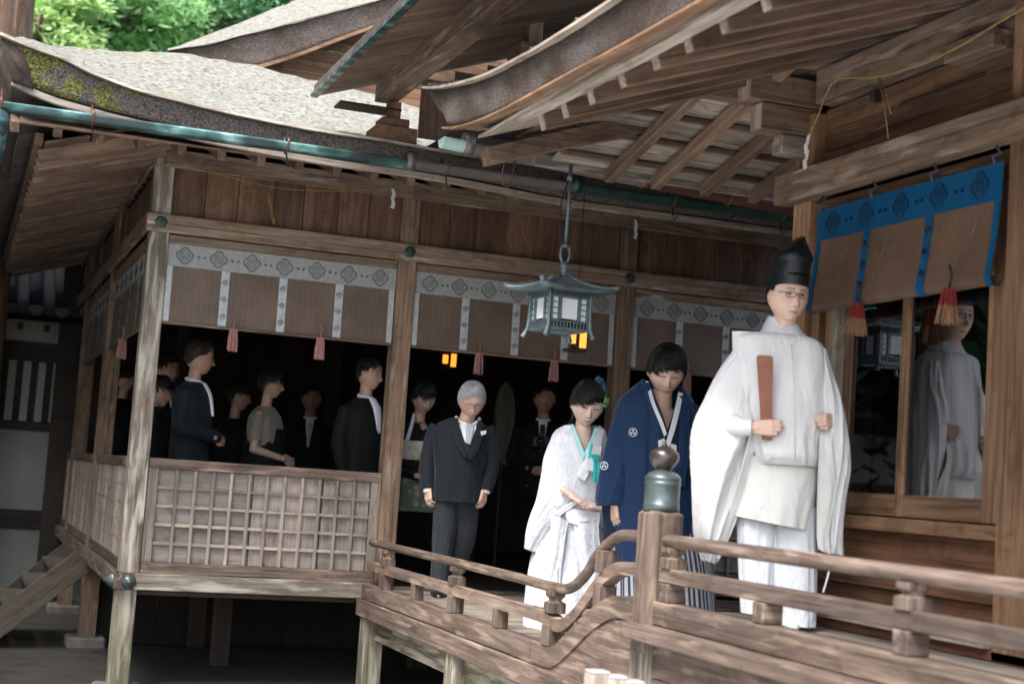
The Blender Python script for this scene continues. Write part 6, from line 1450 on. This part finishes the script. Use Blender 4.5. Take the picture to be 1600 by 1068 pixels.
# ---------------------------------------------------------------- guests inside the hall
def guest(label, hx, hy, D, yaw, jacket=SUITD, byaw=None, H=.235, pitch=4, fem=0, hair='short', hm=HAIR, w_=.235, legs='trousers', low=None, shirt=True, tie=TIED, arms='down', skin=(.5, .30, .2), group=None, eyes='open', hunch=0, hand=True, bare=False, glasses=False):
    s = Fig(hx, hy, DZ, label, D=D, skin=skin)
    c = s.M.inverted() @ at(hx, hy, D=D); s.head(c, H*1.14, yaw, pitch, 0, fem=fem, eyes=eyes, hi=False); zc = c.z; by = radians(yaw if byaw is None else byaw)
    if hair: s.hair(hm, hair, int(hx), fem)
    R = Matrix.Rotation(by, 4, 'Z'); hy_ = .08*hunch
    def q(x, y, z): return tuple(R @ Vector((x, y+hy_*0, z)))
    s.neck(R @ Vector((0, .03+hy_, zc-.21)), .048 if not fem else .042)
    zs = zc-.225
    M0 = s.M; s.M = M0 @ R
    s.stack('jacket', [(zs+.02, -.07, .07, .07, .03+hy_), (zs-.015, -w_*.62, w_*.62, .095, .03+hy_), (zs-.07, -w_*.92, w_*.92, .125, .03+hy_), (zs-.18, -w_, w_, .145, .02+hy_*.7), (zs-.38, -w_*.86, w_*.86, .14, .02), (zs-.56, -w_*.88, w_*.88, .145, .02)]+([(zs-.66, -w_*.9, w_*.9, .15, .02)] if not fem else []), jacket, (.002, .012), 2.6, hx*.01, px=False, n=48, nz=30, vfreq=.6)
    lm = low or jacket
    if legs == 'trousers':
        for sx in (-1, 1): s.stack('trouser_leg', [(zs-.60, sx*.095-.10, sx*.095+.10, .11, .02), (1.3, sx*.10-.075, sx*.10+.075, .085, .02), (DZ+.03, sx*.10-.06, sx*.10+.06, .07, .02)], lm, (.002, .01), 3, sx+2, px=False, n=32, nz=20)
    else: s.stack('skirt', [(zs-.50, -w_*.8, w_*.8, .15, .02), (zs-.7, -w_*.95, w_*.95, .18, .02), (DZ+.35 if legs == 'skirt' else DZ+.05, -w_*.85, w_*.85, .17, .02)], lm, (.004, .02), 3, 3, px=False, n=48, nz=24)
    ext = [((0, .04, zs-.06), (0, .04, zs-.5), .10, .11), ((-.09, .03, zs-.55), (-.09, .03, DZ+.08), .07, .045), ((.09, .03, zs-.55), (.09, .03, DZ+.08), .07, .045)]
    for sx in (-1, 1):
        sh = Vector((sx*(w_-.03), .03+hy_, zs-.065))
        if arms == 'down': el = sh+Vector((sx*.04, .02, -.29)); wr = el+Vector((sx*-.01, -.07, -.25)); fd = (0, -.1, -1); pm = (-sx*.8, .5, 0)
        else: el = sh+Vector((sx*.05, .0, -.28)); wr = Vector((sx*.045, -.22, zs-.42)); fd = (-sx, -.3, -.15); pm = (0, 1, -.2)
        if bare:
            ext.append((tuple(el), tuple(wr), .038, .026)); s.tube('short_sleeve', [tuple(sh), tuple(sh.lerp(el, .45)), tuple(sh.lerp(el, .75))], [.06, .06, .062], jacket, px=False, wr=.004); ext.append((tuple(sh), tuple(el), .045, .038))
        else: s.tube('sleeve', [tuple(sh), tuple(sh.lerp(el, .5)), tuple(el), tuple(el.lerp(wr, .5)), tuple(wr)], [.058, .062, .058, .052, .044], jacket, px=False, wr=.006, seed=hx)
        if hand:
            # hands live in the body mesh, so bring them into the figure frame
            s.hand(R @ orth(wr, fd, pm, sx < 0), .95, curl=(.4, .6, .5), thumb=(.5, .8, -.4), spread=.03, key='relaxed2')
    if shirt:
        yy = -.125+hy_*.6
        s.sheet('white_shirt', [(-.04, -.055+hy_, zs+.02), (-.032, yy+.012, zs-.08), (-.008, yy-.018, zs-.24)], [(.04, -.055+hy_, zs+.02), (.032, yy+.012, zs-.08), (.008, yy-.018, zs-.24)], SHIRT, .008, 5, bulge=.015, px=False)
        s.tube('shirt_collar', [(.052*cos(a), .03+hy_-.058*sin(a), zs+.032-.012*sin(a)) for a in [2*pi*j/12 for j in range(13)]], .016, SHIRT, px=False, seg=8)
        if tie: s.sheet('tie', [(-.018, yy+.02, zs-.015), (-.024, yy-.015, zs-.08), (-.012, yy-.035, zs-.26)], [(.018, yy+.02, zs-.015), (.024, yy-.015, zs-.08), (.012, yy-.035, zs-.26)], tie, .008, 3, bulge=.012, px=False)
    s.M = M0
    if glasses: s.glasses(FRAME)
    for e in ext:
        cp = capsule(q(*e[0]), q(*e[1]), e[2], e[3]); s.add(cp[0], cp[1])
    s.body()
    if legs == 'trousers':
        for sx in (-1, 1): cp = capsule(q(sx*.1, .06, DZ+.04), q(sx*.11, -.12, DZ+.035), .042, .036, 10); s.put('shoe', cp[0], cp[1], SHOE)
    return s
guest('broad bald man in charcoal suit seen from the side left of the first tassel', 312, 557, 12.0, 100, NAVYS, 75, H=.25, pitch=2, hair='crop', hm=plain('short_brown_black_hair', (.03, .02, .015), .6, var=.3, sc=50), w_=.27, arms='front', tie=None, skin=(.46, .27, .18))
guest('tall man in black suit and silver tie just left of the second front post', 578, 583, 12.3, 62, SUITD, 45, tie=TIE, skin=(.5, .31, .22))
wb = guest('woman with tied black hair and beige lace top in profile in the left bay', 424, 598, 12.8, 78, BEIGE, 70, H=.225, fem=1, hair='bride', w_=.19, legs='skirt', low=SUITD, shirt=False, arms='front', bare=True, skin=(.52, .34, .26))
guest('woman in black dress in profile behind the bald man', 374, 618, 13.4, 75, SUITD, 65, H=.225, fem=1, hair='bride', w_=.19, legs='skirt', shirt=False, skin=(.44, .27, .19))
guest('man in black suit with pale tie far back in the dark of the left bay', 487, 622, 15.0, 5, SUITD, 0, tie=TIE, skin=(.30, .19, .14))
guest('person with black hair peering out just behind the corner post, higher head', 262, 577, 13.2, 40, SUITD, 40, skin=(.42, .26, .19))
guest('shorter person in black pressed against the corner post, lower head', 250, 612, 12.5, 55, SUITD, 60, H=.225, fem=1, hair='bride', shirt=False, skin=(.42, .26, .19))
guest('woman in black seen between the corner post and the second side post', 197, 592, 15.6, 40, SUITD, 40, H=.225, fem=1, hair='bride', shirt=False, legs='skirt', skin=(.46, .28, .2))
kw = guest('woman in black kimono with pale bag stooping between post and grey haired man', 662, 622, 12.4, 30, KIM, 25, H=.225, pitch=24, fem=1, hair='bride', w_=.21, legs='kimono', low=KPRINT, shirt=False, arms='front', eyes='down', hunch=.3, skin=(.55, .36, .27))
kw.sheet('white_collar', [(645, 645, -.12), (640, 665, -.17), (632, 690, -.19)], [(649, 646, -.12), (645, 667, -.17), (638, 692, -.19)], SHIRT, .01, 2)
c = kw.l(647, 703, -.30); bg = kw.put('body_pouch', [c+Vector((x, y, z)) for z in (-.075, .075) for x, y in ((-.11, -.03), (.11, -.03), (.12, .04), (-.12, .04))], [(3, 2, 1, 0), (4, 5, 6, 7), (0, 1, 5, 4), (1, 2, 6, 5), (2, 3, 7, 6), (3, 0, 4, 7)], BAG, False)
W_ = WM[bg.name]; bg.parent = None; bg.matrix_basis = W_; bg.name = 'handbag'; tag(bg, 'pale patterned silk bag held by the woman in black kimono', 'bag')
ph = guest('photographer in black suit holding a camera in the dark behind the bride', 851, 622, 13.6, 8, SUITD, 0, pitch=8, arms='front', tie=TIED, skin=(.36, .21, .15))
c = ph.M @ Vector((-.02, -.30, 1.0)); c = ph.M @ (ph.l(845, 690, -.28))
pc = thing('camera', c, 'black camera held at the chest of the photographer', 'camera')
def pbox(nm, dx, dy, dz, o): 
    return link(nm, boxmesh(dx, dy, dz, BLACK, .006), pc, Matrix.Translation(c+ph.X*o[0]+ph.Yv*o[1]+Vector((0, 0, o[2]))) @ ph.M.to_3x3().to_4x4())
pbox('camera_body', .14, .06, .09, (0, 0, 0)); pbox('viewfinder', .05, .05, .03, (0, 0, .058))
tube('lens', [c-ph.Yv*.03, c-ph.Yv*.08, c-ph.Yv*.14], [.036, .036, .04], BLACK, pc, 16)
